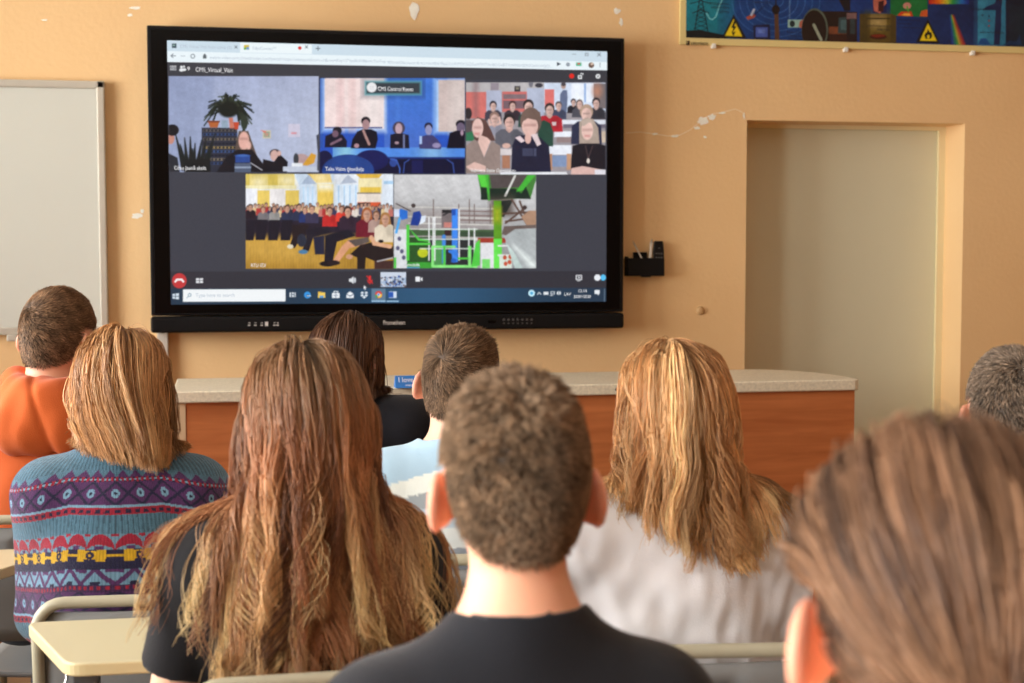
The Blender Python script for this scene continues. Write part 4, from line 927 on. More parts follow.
class Field:
    def __init__(s): s.ops = []
    def cap(s, a, b, ra, rb, k=0.02, cut=None, sub=False):
        a, b = np.array(a, float), np.array(b, float)
        s.ops.append(('c', a, b, ra, rb, k, cut, sub, (a + b) / 2, np.linalg.norm(b - a) / 2 + max(ra, rb))); return s
    def ell(s, c, r, k=0.02, R=None, sub=False):
        c, r = np.array(c, float), np.array(r, float)
        s.ops.append(('e', c, r, None if R is None else np.array(R), None, k, None, sub, c, r.max())); return s
    def __call__(s, P):
        d = np.full(len(P), 1e3)
        for o in s.ops:
            k, sub = o[5], o[7]
            dc = np.sqrt(((P - o[8]) ** 2).sum(1)) - o[9]
            near = dc < k + 0.045
            if not sub:
                d = np.minimum(d, np.where(near, 1e3, dc))
            if not near.any(): continue
            Q = P[near]
            if o[0] == 'c':
                a, b, ra, rb = o[1], o[2], o[3], o[4]
                ab = b - a
                t = np.clip(((Q - a) @ ab) / (ab @ ab + 1e-12), 0, 1)
                v = np.sqrt(((Q - a - t[:, None] * ab) ** 2).sum(1)) - (ra + (rb - ra) * t)
                if o[6] is not None:
                    pc, nc = o[6]
                    v = np.maximum(v, (Q - pc) @ nc)
            else:
                q = Q - o[1]
                if o[3] is not None: q = q @ o[3]
                k0 = np.sqrt(((q / o[2]) ** 2).sum(1)); k1 = np.sqrt(((q / o[2] ** 2) ** 2).sum(1)) + 1e-9
                v = k0 * (k0 - 1) / k1
                v = np.where(k0 < .3, -o[2].min() * (1 - k0), v)
            if sub: d[near] = -smin(-d[near], v, k)
            else: d[near] = smin(d[near], v, k)
        return d
    def grad(s, P, e=0.004):
        g = np.stack([s(P + np.array(v) * e) - s(P - np.array(v) * e) for v in ((1, 0, 0), (0, 1, 0), (0, 0, 1))], 1)
        return g / (np.linalg.norm(g, axis=1, keepdims=True) + 1e-9)

def surface(fn, lo, hi, h, B=6):
    """closed quad surface of fn = 0 (surface nets, evaluated only near the surface)"""
    lo, hi = np.array(lo, float), np.array(hi, float)
    nb = np.ceil((hi - lo) / (h * B)).astype(int)
    n = nb * B
    g = np.stack(np.meshgrid(*[np.arange(m) for m in nb], indexing='ij'), -1).reshape(-1, 3)
    ctr = lo + (g * B + (B - 1) / 2.0) * h
    dcen = fn(ctr)
    act = np.abs(dcen) < B * h * 0.87 * 1.5 + 0.012
    V = np.where(dcen < 0, -1.0, 1.0).astype(np.float32).reshape(nb)
    V = np.repeat(np.repeat(np.repeat(V, B, 0), B, 1), B, 2)
    ga = g[act]
    off = np.stack(np.meshgrid(*[np.arange(B)] * 3, indexing='ij'), -1).reshape(-1, 3)
    ijk = (ga[:, None] * B + off[None]).reshape(-1, 3)
    val = np.concatenate([fn(lo + c * h) for c in np.array_split(ijk, max(1, len(ijk) // 400000))])
    V[ijk[:, 0], ijk[:, 1], ijk[:, 2]] = val
    for ax in range(3):
        sl = [slice(None)] * 3
        for e in (0, -1):
            sl[ax] = e; V[tuple(sl)] = np.maximum(V[tuple(sl)], 1e-3)
    ins = V < 0
    cs = [(i, j, k) for i in (0, 1) for j in (0, 1) for k in (0, 1)]
    S = lambda A, c: A[c[0]:n[0] - 1 + c[0], c[1]:n[1] - 1 + c[1], c[2]:n[2] - 1 + c[2]]
    any_ = np.zeros(n - 1, bool); all_ = np.ones(n - 1, bool)
    for c in cs:
        x = S(ins, c); any_ |= x; all_ &= x
    cell = np.argwhere(any_ & ~all_)
    idx = np.full(n - 1, -1, np.int32); idx[cell[:, 0], cell[:, 1], cell[:, 2]] = np.arange(len(cell))
    cv = {c: V[cell[:, 0] + c[0], cell[:, 1] + c[1], cell[:, 2] + c[2]] for c in cs}
    acc = np.zeros((len(cell), 3)); cnt = np.zeros(len(cell))
    for c in cs:
        for ax in range(3):
            if c[ax]: continue
            c2 = list(c); c2[ax] = 1; c2 = tuple(c2)
            a, b = cv[c], cv[c2]
            x = (a < 0) != (b < 0)
            t = np.where(x, a / np.where(x, a - b, 1), 0)
            p = np.tile(np.array(c, float), (len(cell), 1)); p[:, ax] += t
            acc[x] += p[x]; cnt[x] += 1
    P = lo + (cell + acc / cnt[:, None]) * h
    faces = []
    for ax in range(3):
        u, w = (ax + 1) % 3, (ax + 2) % 3
        sl0 = [slice(1, -1)] * 3; sl1 = [slice(1, -1)] * 3
        sl0[ax] = slice(0, -1); sl1[ax] = slice(1, None)
        A, Bv = ins[tuple(sl0)], ins[tuple(sl1)]
        for fl, m in ((False, A & ~Bv), (True, ~A & Bv)):
            e = np.argwhere(m)
            if not len(e): continue
            base = e.copy(); base[:, u] += 1; base[:, w] += 1
            q = []
            for du, dw in ((0, 0), (-1, 0), (-1, -1), (0, -1)):
                k = base.copy(); k[:, u] += du; k[:, w] += dw
                k = np.minimum(k, n - 2)
                q.append(idx[k[:, 0], k[:, 1], k[:, 2]])
            q = np.stack(q, 1)
            faces.append(q[:, ::-1] if fl else q)
    Fq = np.concatenate(faces)
    return P, Fq[(Fq >= 0).all(1)]

def relax(P, Fq, it=1, lam=0.5):
    n = len(P)
    a = np.concatenate([Fq[:, i] for i in range(4)]); b = np.concatenate([Fq[:, (i + 1) % 4] for i in range(4)])
    cnt = np.bincount(a, minlength=n).astype(float) + np.bincount(b, minlength=n)
    for _ in range(it):
        s = np.stack([np.bincount(a, P[b, j], n) + np.bincount(b, P[a, j], n) for j in range(3)], 1) / np.maximum(cnt, 1)[:, None]
        P = P + lam * (s - P)
    return P

def keep_largest(P, Fq):
    """drop stray specks: keep the biggest connected surface"""
    n = len(P); lab = np.arange(n)
    for _ in range(400):
        m = np.minimum.reduce([lab[Fq[:, i]] for i in range(4)])
        new = lab.copy()
        for i in range(4): np.minimum.at(new, Fq[:, i], m)
        new = new[new]
        if (new == lab).all(): break
        lab = new
    best = np.bincount(lab[Fq[:, 0]], minlength=n).argmax()
    f = Fq[lab[Fq[:, 0]] == best]
    u, inv = np.unique(f, return_inverse=True)
    return P[u], inv.reshape(f.shape)

def split_quads(P, Fq):
    """one linear subdivision"""
    E = np.sort(np.concatenate([Fq[:, [i, (i + 1) % 4]] for i in range(4)]), 1)
    ue, inv = np.unique(E, axis=0, return_inverse=True)
    m = len(Fq); e = inv.reshape(4, m) + len(P)
    fc = np.arange(m) + len(P) + len(ue)
    V = np.concatenate([P, P[ue].mean(1), P[Fq].mean(1)])
    F2 = np.concatenate([np.stack([Fq[:, i], e[i], fc, e[(i + 3) % 4]], 1) for i in range(4)])
    return V, F2

class Noise:
    """smooth 3-D wobble made of a few sine waves"""
    def __init__(s, seed, f, n=6):
        r = np.random.default_rng(seed)
        k = r.normal(size=(n, 3)); k /= np.linalg.norm(k, axis=1, keepdims=True)
        s.k = k * f * r.uniform(.6, 1.6, (n, 1)); s.p = r.uniform(0, 6.28, n)
    def __call__(s, P): return np.sin(P @ s.k.T + s.p).mean(1) * 1.6

# ------------------------------------------------------------------ strands
def strands_mesh(paths, radius, cols, sides=3, taper=0.35):
    """paths (n, m, 3) -> one mesh of thin tapering hairs; cols (n, m, 3)"""
    n, m, _ = paths.shape
    T = np.gradient(paths, axis=1); T /= np.linalg.norm(T, axis=2, keepdims=True) + 1e-9
    ref = np.array([0.31, 0.82, 0.47]); U = np.cross(T, ref); U /= np.linalg.norm(U, axis=2, keepdims=True) + 1e-9
    W = np.cross(T, U)
    r = (np.asarray(radius).reshape(-1, 1) * (1 - (1 - taper) * np.linspace(0, 1, m)[None] ** 2))[..., None]
    V = np.stack([paths + r * (U * math.cos(2 * math.pi * k / sides) + W * math.sin(2 * math.pi * k / sides)) for k in range(sides)], 2)
    i = np.arange(n * m * sides).reshape(n, m, sides)
    q = [np.stack([i[:, :-1, k], i[:, :-1, (k + 1) % sides], i[:, 1:, (k + 1) % sides], i[:, 1:, k]], -1).reshape(-1, 4) for k in range(sides)]
    cc = np.repeat(cols[:, :, None], sides, 2).reshape(-1, 3)
    return V.reshape(-1, 3), np.concatenate(q), cc

M_hair = attr_mat('hair', rough=.42, spec=.35)
M_hair_short = attr_mat('short_hair', rough=.6, spec=.25)
M_skin = attr_mat('skin', rough=.5, spec=.35, sss=.18)
M_eye = mat('eye_white', (232, 228, 222), .15, .01)
M_iris = mat('eye_iris', (70, 66, 56), .1, .05)
M_sole = mat('shoe_rubber', (40, 38, 38), .6, .1)

CR = np.array([0.0, 0.025, 1.19])      # centre of the skull in the standard figure

class Person:
    """a seated figure in its own frame: x to its right, y forward, z up; standard height to the crown 1.283"""
    def __init__(s, label, group=None, px=512, py=300, depth=2.0, hair_lift=.014, yaw=0.0, head=(0, 0, 0), lean=0.0, sw=.155, neck=.052, bulk=1.0, skin=(226, 172, 144), res=.005, shrug=0.0, headx=0.0, hs=1.0, armout=0.06):
        s.__dict__.update(locals())
        top = at(px, py, depth)
        s.sc = top[2] / (1.283 + hair_lift + lean * -.04)
        s.Rb = rotm(math.radians(yaw))
        # body placed so that the skull ends up under the wanted point
        c0, si = math.cos(math.radians(yaw)), math.sin(math.radians(yaw))
        off = s.Rb @ np.array([headx, CR[1] + lean * .12, 0]) * s.sc
        s.base = np.array([top[0] - off[0], top[1] - off[1], 0.0])
        s.HC = np.array([headx, CR[1] + lean * .12, CR[2] - lean * .04])
        s.Rh = rotm(math.radians(head[0]), math.radians(head[1]), math.radians(head[2]))
        s.body = s.make_body()
        s.root = None
    def W(s, P): return (np.asarray(P) * s.sc) @ s.Rb.T + s.base
    def H(s, p): return s.HC + s.Rh @ (np.asarray(p, float) * s.hs)
    def headlocal(s, P): return ((P - s.HC) @ s.Rh) / s.hs
    def joints(s):
        sw, sh = s.sw, s.shrug
        l = s.lean
        J = {}
        for e, n in ((-1, 'l'), (1, 'r')):
            J['sh' + n] = np.array([e * sw, .0 + l * .10, .955 + sh])
            J['el' + n] = np.array([e * (sw + s.armout), .05 + l * .06, .70])
            J['wr' + n] = np.array([e * .095, .24, .635])
            J['hip' + n] = np.array([e * .082, .02, .525]); J['kn' + n] = np.array([e * .080, .375, .51]); J['an' + n] = np.array([e * .072, .24, .085])
        return J
    def torso(s, f, g=0.0, k=.05):
        b, l, sw = s.bulk, s.lean, s.sw
        f.ell((0, .0, .545), (.165 * b + g, .115 * b + g, .10), k)
        f.ell((0, l * .03, .68), (.138 * b + g, .098 * b + g, .15), k)
        f.ell((0, l * .07, .86), (.150 * b * (sw / .155) ** .5 + g, .102 * b + g, .17), k)
        J = s.joints()
        f.cap(J['shl'] * [.82, 1, 1] + [0, -.012, -.012], J['shr'] * [.82, 1, 1] + [0, -.012, -.012], .062 + g * .8, .062 + g * .8, k)
        for n in 'lr':
            f.cap(J['sh' + n] * [.8, 1, 1] + [0, -.012, .012], (J['sh' + n][0] * .12, -.012 + l * .11, 1.035 + s.shrug * .4), .040 + g * .7, .036 + g * .5, .045)
        return f
    def head_field(s, f):
        H, R, k = s.H, s.Rh, s.hs
        f.ell(H((0, -.004, .006)), np.array((.0745, .097, .089)) * k, .03, R)
        f.ell(H((0, -.035, -.030)), np.array((.054, .058, .064)) * k, .03, R)
        f.ell(H((0, .040, -.045)), np.array((.056, .058, .075)) * k, .022, R)
        f.ell(H((0, .072, -.102)), np.array((.026, .022, .020)) * k, .03, R)
        f.ell(H((0, .084, .018)), np.array((.050, .014, .012)) * k, .015, R)
        for e in (-1, 1):
            f.ell(H((e * .031, .104, -.006)), np.array((.017, .014, .010)) * k, .010, R, sub=True)
            f.ell(H((e * .040, .074, -.038)), np.array((.022, .018, .018)) * k, .02, R)
        f.cap(H((0, .094, -.004)), H((0, .109, -.036)), .0070 * k, .0105 * k, .012)
        for e in (-1, 1): f.ell(H((e * .011, .101, -.040)), np.array((.008, .010, .007)) * k, .008, R)
        f.ell(H((0, .092, -.070)), np.array((.023, .009, .0050)) * k, .006, R)
        f.ell(H((0, .090, -.080)), np.array((.019, .009, .0055)) * k, .006, R)
        for e in (-1, 1):
            Re = R @ rotm(-e * math.radians(-24), math.radians(-12), 0)
            f.ell(H((e * .084, -.015, -.036)), np.array((.0085, .021, .033)) * k, .006, Re)
            f.ell(H((e * .094, -.007, -.032)), np.array((.007, .011, .019)) * k, .005, Re, sub=True)
            f.ell(H((e * .076, .000, -.046)), np.array((.012, .014, .020)) * k, .008, Re)
        return f
    def neck_field(s, f, g=0.0):
        H = s.H
        f.cap((0, -.008 + s.lean * .10, .98), H((0, -.022, -.075)), s.neck + .012 + g, s.neck + g, .035)
        return f
    def arm(s, f, n, g=0.0, upto=None, k=.03):
        J = s.joints(); a, b, c = J['sh' + n], J['el' + n], J['wr' + n]
        if upto is not None and upto < 1:
            p = a + (b - a) * upto; nn = (b - a) / np.linalg.norm(b - a)
            f.cap(a, a + (b - a) * (upto + .2), .050 + g, .043 + g * 1.3, k, cut=(p, nn)); return f
        f.cap(a, b, .050 + g, .040 + g, k)
        if upto is None or upto >= 2: f.cap(b, c, .041 + g, .027 + g * .9, .02, cut=None if upto is None else (c - (c - b) * .04, (c - b) / np.linalg.norm(c - b)))
        elif upto > 1:
            p = b + (c - b) * (upto - 1); nn = (c - b) / np.linalg.norm(c - b)
            f.cap(b, c, .041 + g, .030 + g, .02, cut=(p, nn))
        return f
    def hand(s, f, n):
        J = s.joints(); w = J['wr' + n]; e = -1 if n == 'l' else 1
        fw = np.array([-e * .12, .97, -.16]); fw /= np.linalg.norm(fw); sd = np.array([e, .12, 0.0]); sd /= np.linalg.norm(sd); up = np.cross(sd, fw) * e; up *= np.sign(up[2])
        for i, (o, ln, r) in enumerate([(-.030, .066, .0078), (-.0105, .076, .0082), (.0095, .072, .0080), (.0290, .056, .0070)]):
            a = w + fw * .02 + sd * o * .5; kn = w + fw * (.088 - abs(o) * .25) + sd * o
            f.cap(a, kn, .013, .0105, .012)
            d1 = fw * .90 - up * .30 + sd * o * 1.5; d2 = fw * .66 - up * .72; d3 = fw * .40 - up * .88
            q = kn
            for d_, t in ((d1, .44), (d2, .32), (d3, .24)):
                d_ = d_ / np.linalg.norm(d_); q2 = q + d_ * ln * t
                f.cap(q, q2, r, r * .93, .003); q = q2; r *= .93
        a = w + fw * .018 - sd * .018; b = w + fw * .052 - sd * .048 - up * .006; c = b + (fw * .8 - sd * .35 - up * .2) * .034; d_ = c + (fw * .95 - sd * .02 - up * .25) * .028
        f.cap(a, b, .015, .0115, .012); f.cap(b, c, .0105, .0095, .003); f.cap(c, d_, .0095, .0078, .003)
        return f
    def make_body(s):
        f = Field(); s.torso(f); s.neck_field(f); s.head_field(f)
        J = s.joints()
        for n in 'lr':
            s.arm(f, n); s.hand(f, n)
            f.cap(J['hip' + n], J['kn' + n], .080 * s.bulk, .056, .04); f.cap(J['kn' + n], J['an' + n], .054, .036, .02)
            f.cap(J['an' + n] + [0, -.02, -.045], J['an' + n] + [0, .15, -.055], .034, .026, .02)
        return f
    def finish_body(s, scalp, hairline, ear_red=1.0):
        P, Q = surface(s.body, (-.36, -.24, .0), (.36, .68, 1.34), s.res)
        P, Q = keep_largest(P, Q); P = relax(P, Q, 2, .45)
        hl = s.headlocal(P)
        c = np.tile(np.array(s.skin, float), (len(P), 1))
        c *= 1 + .035 * Noise(3, 60)(P)[:, None]
        ear = np.clip((np.abs(hl[:, 0]) - .073) / .008, 0, 1) * (np.abs(hl[:, 2] + .036) < .05) * (hl[:, 1] < .03) * (np.abs(hl[:, 1]) < .05)
        c = c * (1 - .5 * ear[:, None]) + np.array((234, 148, 122)) * .5 * ear[:, None] * ear_red + c * .5 * ear[:, None] * (1 - ear_red)
        lips = (np.abs(hl[:, 0]) < .024) & (np.abs(hl[:, 2] + .0755) < .010) & (hl[:, 1] > .088); c[lips] = c[lips] * .4 + np.array((186, 96, 90)) * .6
        brow = (np.abs(np.abs(hl[:, 0]) - .032) < .02) & (np.abs(hl[:, 2] - .018 - .1 * (.03 - np.abs(hl[:, 0]))) < .0035) & (hl[:, 1] > .07); c[brow] = np.array(scalp) * .8
        w = np.clip(hairline(hl) / .024 + .5, 0, 1)[:, None]
        w = w * (ear < .3)[:, None]
        c = c * (1 - w) + np.array(scalp, float) * w
        s.hairw = w[:, 0]; s.bp = P
        me = np_mesh('person', P * s.sc, Q, lin(np.clip(c, 0, 255)))
        o = link('person', me, None, [M_skin]); o.location = s.base; o.rotation_euler = (0, 0, math.radians(s.yaw))
        tag(o, s.label, 'person', s.group)
        s.root = o
        for e in (-1, 1):
            b = MB(); cpos = s.H((e * .031, .0825, -.006)) * s.sc
            M_ = Matrix.Translation(Vector(cpos)) @ Matrix([list(r) for r in s.Rh]).to_4x4() @ Matrix.Rotation(-math.pi / 2, 4, 'X')
            r = .0125 * s.sc
            pr = [(r * math.sin(a), -r * math.cos(a)) for a in np.linspace(.02, math.pi - .02, 14)]
            b.lathe(pr[:10], 16, M_); b.mi = 1; b.lathe([(x, z * 1.004) for x, z in pr[9:]], 16, M_)
            ob = b.build('eye', [M_eye, M_iris], o)
        return o
    def garment(s, name, fn, lo, hi, color, h=.006, smooth=2, subdiv=0, mat_=None, parent=None, label=None):
        P, Q = surface(fn, lo, hi, h)
        P, Q = keep_largest(P, Q); P = relax(P, Q, smooth, .4)
        for _ in range(subdiv): P, Q = split_quads(P, Q)
        cols = lin(np.clip(color(P), 0, 255))
        o = link(name, np_mesh(name, P * s.sc, Q, cols), parent or s.root, [mat_])
        if label: o['label'] = label
        return o
    def trousers(s, col):
        J = s.joints(); f = Field()
        f.ell((0, .0, .545), (.175 * s.bulk, .125 * s.bulk, .10), .04)
        for n in 'lr':
            f.cap(J['hip' + n], J['kn' + n], .092 * s.bulk, .070, .04); f.cap(J['kn' + n], J['an' + n], .067, .052, .02)
        nz = Noise(5, 40)
        fn = lambda P: np.maximum(np.maximum(f(P), P[:, 2] - .63), .10 - P[:, 2]) + .0015 * nz(P)
        s.garment('trousers', fn, (-.3, -.2, .05), (.3, .6, .68), lambda P: np.array(col, float) * (1 + .06 * nz(P)[:, None]), .010, 2, 0, M_cloth)
        for n in 'lr':
            a = J['an' + n]; g = Field()
            g.cap(a + [0, -.025, -.040], a + [0, .155, -.050], .043, .036, .02); g.cap(a + [0, -.01, .02], a + [0, -.01, -.04], .044, .042, .03)
            fn2 = lambda P: np.maximum(np.maximum(g(P), P[:, 2] - .115), .004 - P[:, 2])
            s.garment('shoe', fn2, (a[0] - .08, .12, -.01), (a[0] + .08, .52, .15), lambda P: np.where(P[:, 2:3] < .022, np.array((206, 202, 196.0)), np.array((52, 50, 54.0))), .009, 1, 0, M_cloth)
    def top(s, name, color, g=.012, sleeve=2.0, neck_z=1.02, neck_tilt=.45, neck_r=None, hem=.50, fold=.004, ffreq=26, h=.005, subdiv=0, mat_=None, extra=None, boxy=0.0, label=None, armg=None):
        f = Field(); s.torso(f, g); s.neck_field(f, g * .5)
        if boxy: f.ell((0, s.lean * .05 - .01, .76), (.15 * s.bulk + boxy, .105 * s.bulk + boxy * .7, .22), .05)
        for n in 'lr': s.arm(f, n, armg if armg is not None else g, sleeve, .035)
        if extra: extra(f)
        n1, n2 = Noise(sum(map(ord, name)) % 97 + 1, ffreq), Noise(sum(map(ord, name)) % 89 + 5, ffreq * 2.1)
        nn = np.array([0, neck_tilt, 1.0]); nn /= np.linalg.norm(nn); p0 = np.array([0, s.lean * .1, neck_z])
        nr = neck_r or (s.neck + .034)
        def fn(P):
            w = np.clip((1.03 - P[:, 2]) / .10, .25, 1)
            d = f(P) + fold * w * (n1(P) + .5 * n2(P * [1, 1, .6]))
            q = P - p0
            ax = np.hypot(q[:, 0] / 1.0, (q[:, 1] - .004) / 1.0) - nr
            cut = np.maximum(ax, -(q @ nn))
            d = -smin(-d, cut, .008)
            low = hem - P[:, 2]
            return np.maximum(d, np.where(np.abs(P[:, 0]) > .21, -1, low))
        s.topf = f
        return s.garment(name, fn, (-.40, -.26, hem - .03), (.40, .36, 1.16), color, h, 2, subdiv, mat_ or M_cloth, label=label)

M_cloth = attr_mat('cotton_cloth', rough=.85, spec=.15, sheen=.15, bump=.25, bscale=420)
M_knit = attr_mat('knitted_wool', rough=.95, spec=.08, sheen=.3, bump=.8, bscale=520)

# ------------------------------------------------------------------ hair makers
def short_hair(s, length, color, n=9000, whorl=(0, -.07, .06), hairline=None, radius=.0011, lift=.55, curl=0.0, m=4, swirl=.6, seed=1, jf=260, mess=.10):
    """thousands of short hairs combed away from the whorl; length is a function of head-local points"""
    rg = np.random.default_rng(seed)
    ok = np.nonzero(s.hairw > .2)[0]
    P = s.bp[rg.choice(ok, n)] + rg.uniform(-1, 1, (n, 3)) * s.res * .9
    hl = s.headlocal(P)
    N = s.body.grad(P); P = P - N * (s.body(P)[:, None] + .001)
    hl = s.headlocal(P)
    ed = hairline(hl); kp = rg.uniform(size=n) < np.clip(ed / .022 + .40, 0, 1)
    P, N, hl = P[kp], N[kp], hl[kp]; n = len(P)
    wv = hl - np.array(whorl); wv /= np.linalg.norm(wv, axis=1, keepdims=True) + 1e-6
    wv = wv @ s.Rh.T
    t = wv - N * (wv * N).sum(1, keepdims=True); t /= np.linalg.norm(t, axis=1, keepdims=True) + 1e-6
    t2 = np.cross(N, t)
    comb = t + swirl * t2; comb /= np.linalg.norm(comb, axis=1, keepdims=True)
    Lg = length(hl) * rg.uniform(.75, 1.15, n)
    cl = Noise(seed + 11, 230); jit = np.stack([Noise(seed + 20 + i, jf)(P) for i in range(3)], 1)
    d = N * lift + comb * (1 - lift * .5) + rg.normal(0, mess, (n, 3)) + jit * (mess + curl)
    d /= np.linalg.norm(d, axis=1, keepdims=True)
    pts = [P]
    for i in range(m - 1):
        dd = d + comb * .30 * i + np.array([0, 0, -.12]) * i + np.stack([Noise(seed + 40 + j + 3 * i, jf * 1.4)(P) for j in range(3)], 1) * curl * 1.4
        dd /= np.linalg.norm(dd, axis=1, keepdims=True)
        q = pts[-1] + dd * (Lg / (m - 1))[:, None]
        b = s.body(q); push = np.maximum(0, .0015 * (i + 1) - b)
        pts.append(q + N * push[:, None])
    paths = np.stack(pts, 1)
    c = color(hl, rg, n)
    tint = (1 + .16 * cl(P) + rg.normal(0, .12, n))[:, None, None]
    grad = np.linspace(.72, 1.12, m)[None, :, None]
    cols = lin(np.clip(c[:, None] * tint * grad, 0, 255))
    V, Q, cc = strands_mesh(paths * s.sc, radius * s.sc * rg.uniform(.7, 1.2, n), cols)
    return link('hair', np_mesh('hair', V, Q, cc), s.root, [M_hair_short])

def long_hair(s, length, color, n=3600, guides=500, step=.012, collide=None, layer=(.003, .014), fan=None, wave=(.003, .12), clumps=380, clump=.45, radius=.0011, region=None, seed=1, comb=None, comb_to=.16, grav=.30, stick=.6, mat_=None, rvar=.10, fly=.012):
    """hair grown strand by strand: it follows the skull, then hangs and lies on the shoulders and back"""
    rg = np.random.default_rng(seed)
    col = collide or (lambda P: s.body(P))
    def grad(P, e=.006):
        g = np.stack([col(P + np.array(v) * e) - col(P - np.array(v) * e) for v in ((1, 0, 0), (0, 1, 0), (0, 0, 1))], 1)
        return g / (np.linalg.norm(g, axis=1, keepdims=True) + 1e-9)
    ok = np.nonzero(s.hairw > .5)[0]
    if region: ok = ok[region(s.headlocal(s.bp[ok]))]
    cand = ok.copy(); rg.shuffle(cand)
    pick = []; cell = set()
    for size in (.009, .007, .005, .003):
        for i in cand:
            k = tuple((s.bp[i] / size).astype(int)) + (size,)
            if k in cell: continue
            cell.add(k); pick.append(i)
            if len(pick) >= guides: break
        if len(pick) >= guides: break
    pick = np.array(pick); G = len(pick)
    R0 = s.bp[pick].copy(); N = grad(R0)
    hl = s.headlocal(R0)
    Lg = length(hl, rg)
    M = int(np.max(Lg) / step) + 2
    lay = np.full(G, layer[0] * .5 + layer[1] * .5) * .6
    d = comb(hl, rg) @ s.Rh.T
    d = d - N * (d * N).sum(1, keepdims=True) + N * .25
    d /= np.linalg.norm(d, axis=1, keepdims=True) + 1e-9
    p = R0 + N * .001; pts = [p]
    for i in range(M - 1):
        L = (i + 1) * step
        g = np.array([0, 0, -1.0])
        if L < comb_to:
            cd = comb(s.headlocal(p), None) @ s.Rh.T
            cd /= np.linalg.norm(cd, axis=1, keepdims=True)
            d = d * .55 + cd * .45
        d = d * (1 - grav) + g * grav
        if fan: d = d + fan(hl, p, i, L)
        d /= np.linalg.norm(d, axis=1, keepdims=True)
        q = p + d * step
        off = lay * np.clip(L / .05, .3, 1)
        b = col(q); n_ = grad(q)
        q = q + n_ * np.clip(off - b, 0, .03)[:, None]
        ad = np.clip(b - off, 0, .010) * stick * (b < .05) * (L < .15) * np.clip(n_[:, 2] + .05, 0, 1)
        q = q - n_ * ad[:, None]
        dd = q - p; d = dd / (np.linalg.norm(dd, axis=1, keepdims=True) + 1e-9); p = p + d * step
        pts.append(p)
    Gp = np.stack(pts, 1)
    m = int(min(46, max(14, np.max(Lg) / .013)))
    tt = np.linspace(0, 1, m)
    # roots for all hairs, each carried by its three nearest guides
    ri = rg.choice(ok, n); R = s.bp[ri] + rg.uniform(-1, 1, (n, 3)) * s.res * .8
    d2 = ((R[:, None] - R0[None]) ** 2).sum(-1)
    nn = np.argpartition(d2, 3, axis=1)[:, :3]; dn = np.take_along_axis(d2, nn, 1)
    # keep the parting: guides from the other side do not mix in
    wt = 1 / (dn + 1e-6); side = np.sign(hl[nn, 0]) == np.sign(s.headlocal(R)[:, :1]); wt = wt * np.where(side, 1, .02); wt /= wt.sum(1, keepdims=True)
    fr = np.clip((Lg[nn] * wt).sum(1) / ((M - 1) * step) * rg.uniform(1 - rvar, 1.0, n), .05, 1)
    x = tt[None] * fr[:, None] * (M - 1); i0 = np.clip(x.astype(int), 0, M - 2); f_ = (x - i0)[..., None]
    C_ = np.zeros((n, m, 3))
    for k in range(3):
        g_ = Gp[nn[:, k]]; r_ = np.arange(n)[:, None]
        C_ += wt[:, k][:, None, None] * (g_[r_, i0] * (1 - f_) + g_[r_, i0 + 1] * f_)
    off = R - (R0[nn] * wt[..., None]).sum(1)
    arc = tt[None] * (fr * (M - 1) * step)[:, None]
    C_ += off[:, None] * (1 - .4 * tt)[None, :, None]
    # depth within the head of hair
    Nn = grad(C_.reshape(-1, 3)[::1]).reshape(n, m, 3) if n * m < 400000 else np.repeat(grad(R)[:, None], m, 1)
    dep = rg.uniform(0, 1, n) * (layer[1] - layer[0])
    C_ += Nn * (dep[:, None] * np.clip(arc / .06, 0, 1))[..., None]
    # locks: neighbouring hairs draw together towards their ends
    K = rg.choice(n, clumps, replace=False)
    mid = C_[:, m // 2]
    ci = np.concatenate([((q_[:, None] - mid[K][None]) ** 2).sum(-1).argmin(1) for q_ in np.array_split(mid, 8)])
    fp = np.clip((arc - .11) / .20, 0, 1) ** 1.2
    C_ = C_ + (C_[K][ci] - C_) * (clump * fp * rg.uniform(.5, 1.1, (n, 1)))[..., None]
    ph = rg.uniform(0, 6.28, (clumps, 3)); wl = rg.uniform(.7, 1.4, (clumps, 1)); am = rg.uniform(.3, 1.5, (clumps, 1))
    A = wave[0] * np.clip((arc - .05) / .22, 0, 1.8) * am[ci]
    C_ = C_ + A[..., None] * np.sin(arc[..., None] * 2 * math.pi / (wave[1] * wl[ci][:, None]) + ph[ci][:, None]) * np.array([1, .5, .1])
    C_ = C_ + .0005 * np.sin(arc[..., None] * 2 * math.pi / .07 + rg.uniform(0, 6.28, (n, 1, 3))) * np.clip(arc / .05, 0, 1)[..., None]
    fl = rg.uniform(size=n) < fly
    C_[fl] += (rg.normal(0, .010, (fl.sum(), 1, 3)) * (tt ** 1.2)[None, :, None])
    flat_ = C_.reshape(-1, 3)
    b = col(flat_); bad = b < .0015
    if bad.any(): flat_[bad] += grad(flat_[bad]) * (.0025 - b[bad])[:, None]
    C_ = flat_.reshape(n, m, 3)
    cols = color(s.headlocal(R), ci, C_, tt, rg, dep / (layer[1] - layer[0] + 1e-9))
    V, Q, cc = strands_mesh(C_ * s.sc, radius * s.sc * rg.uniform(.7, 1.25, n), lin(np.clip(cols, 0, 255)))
    return link('hair', np_mesh('hair', V, Q, cc), s.root, [mat_ or M_hair])

def hairline_short(nape=-.085, front=.055, side=-.02):
    """signed height above the hairline of a cropped head"""
    def f(h):
        x, y, z = h[:, 0], h[:, 1], h[:, 2]
        # lower border falls from the forehead over the ears to the nape
        zl = np.interp(y, [-.12, -.06, -.035, -.02, .02, .05, .075, .12], [nape, nape, nape + .012, .010, .010, .0, front - .01, front]) + np.where(y < -.02, np.clip(np.abs(x) - .02, 0, .06) * .35, 0)
        return z - zl
    return f

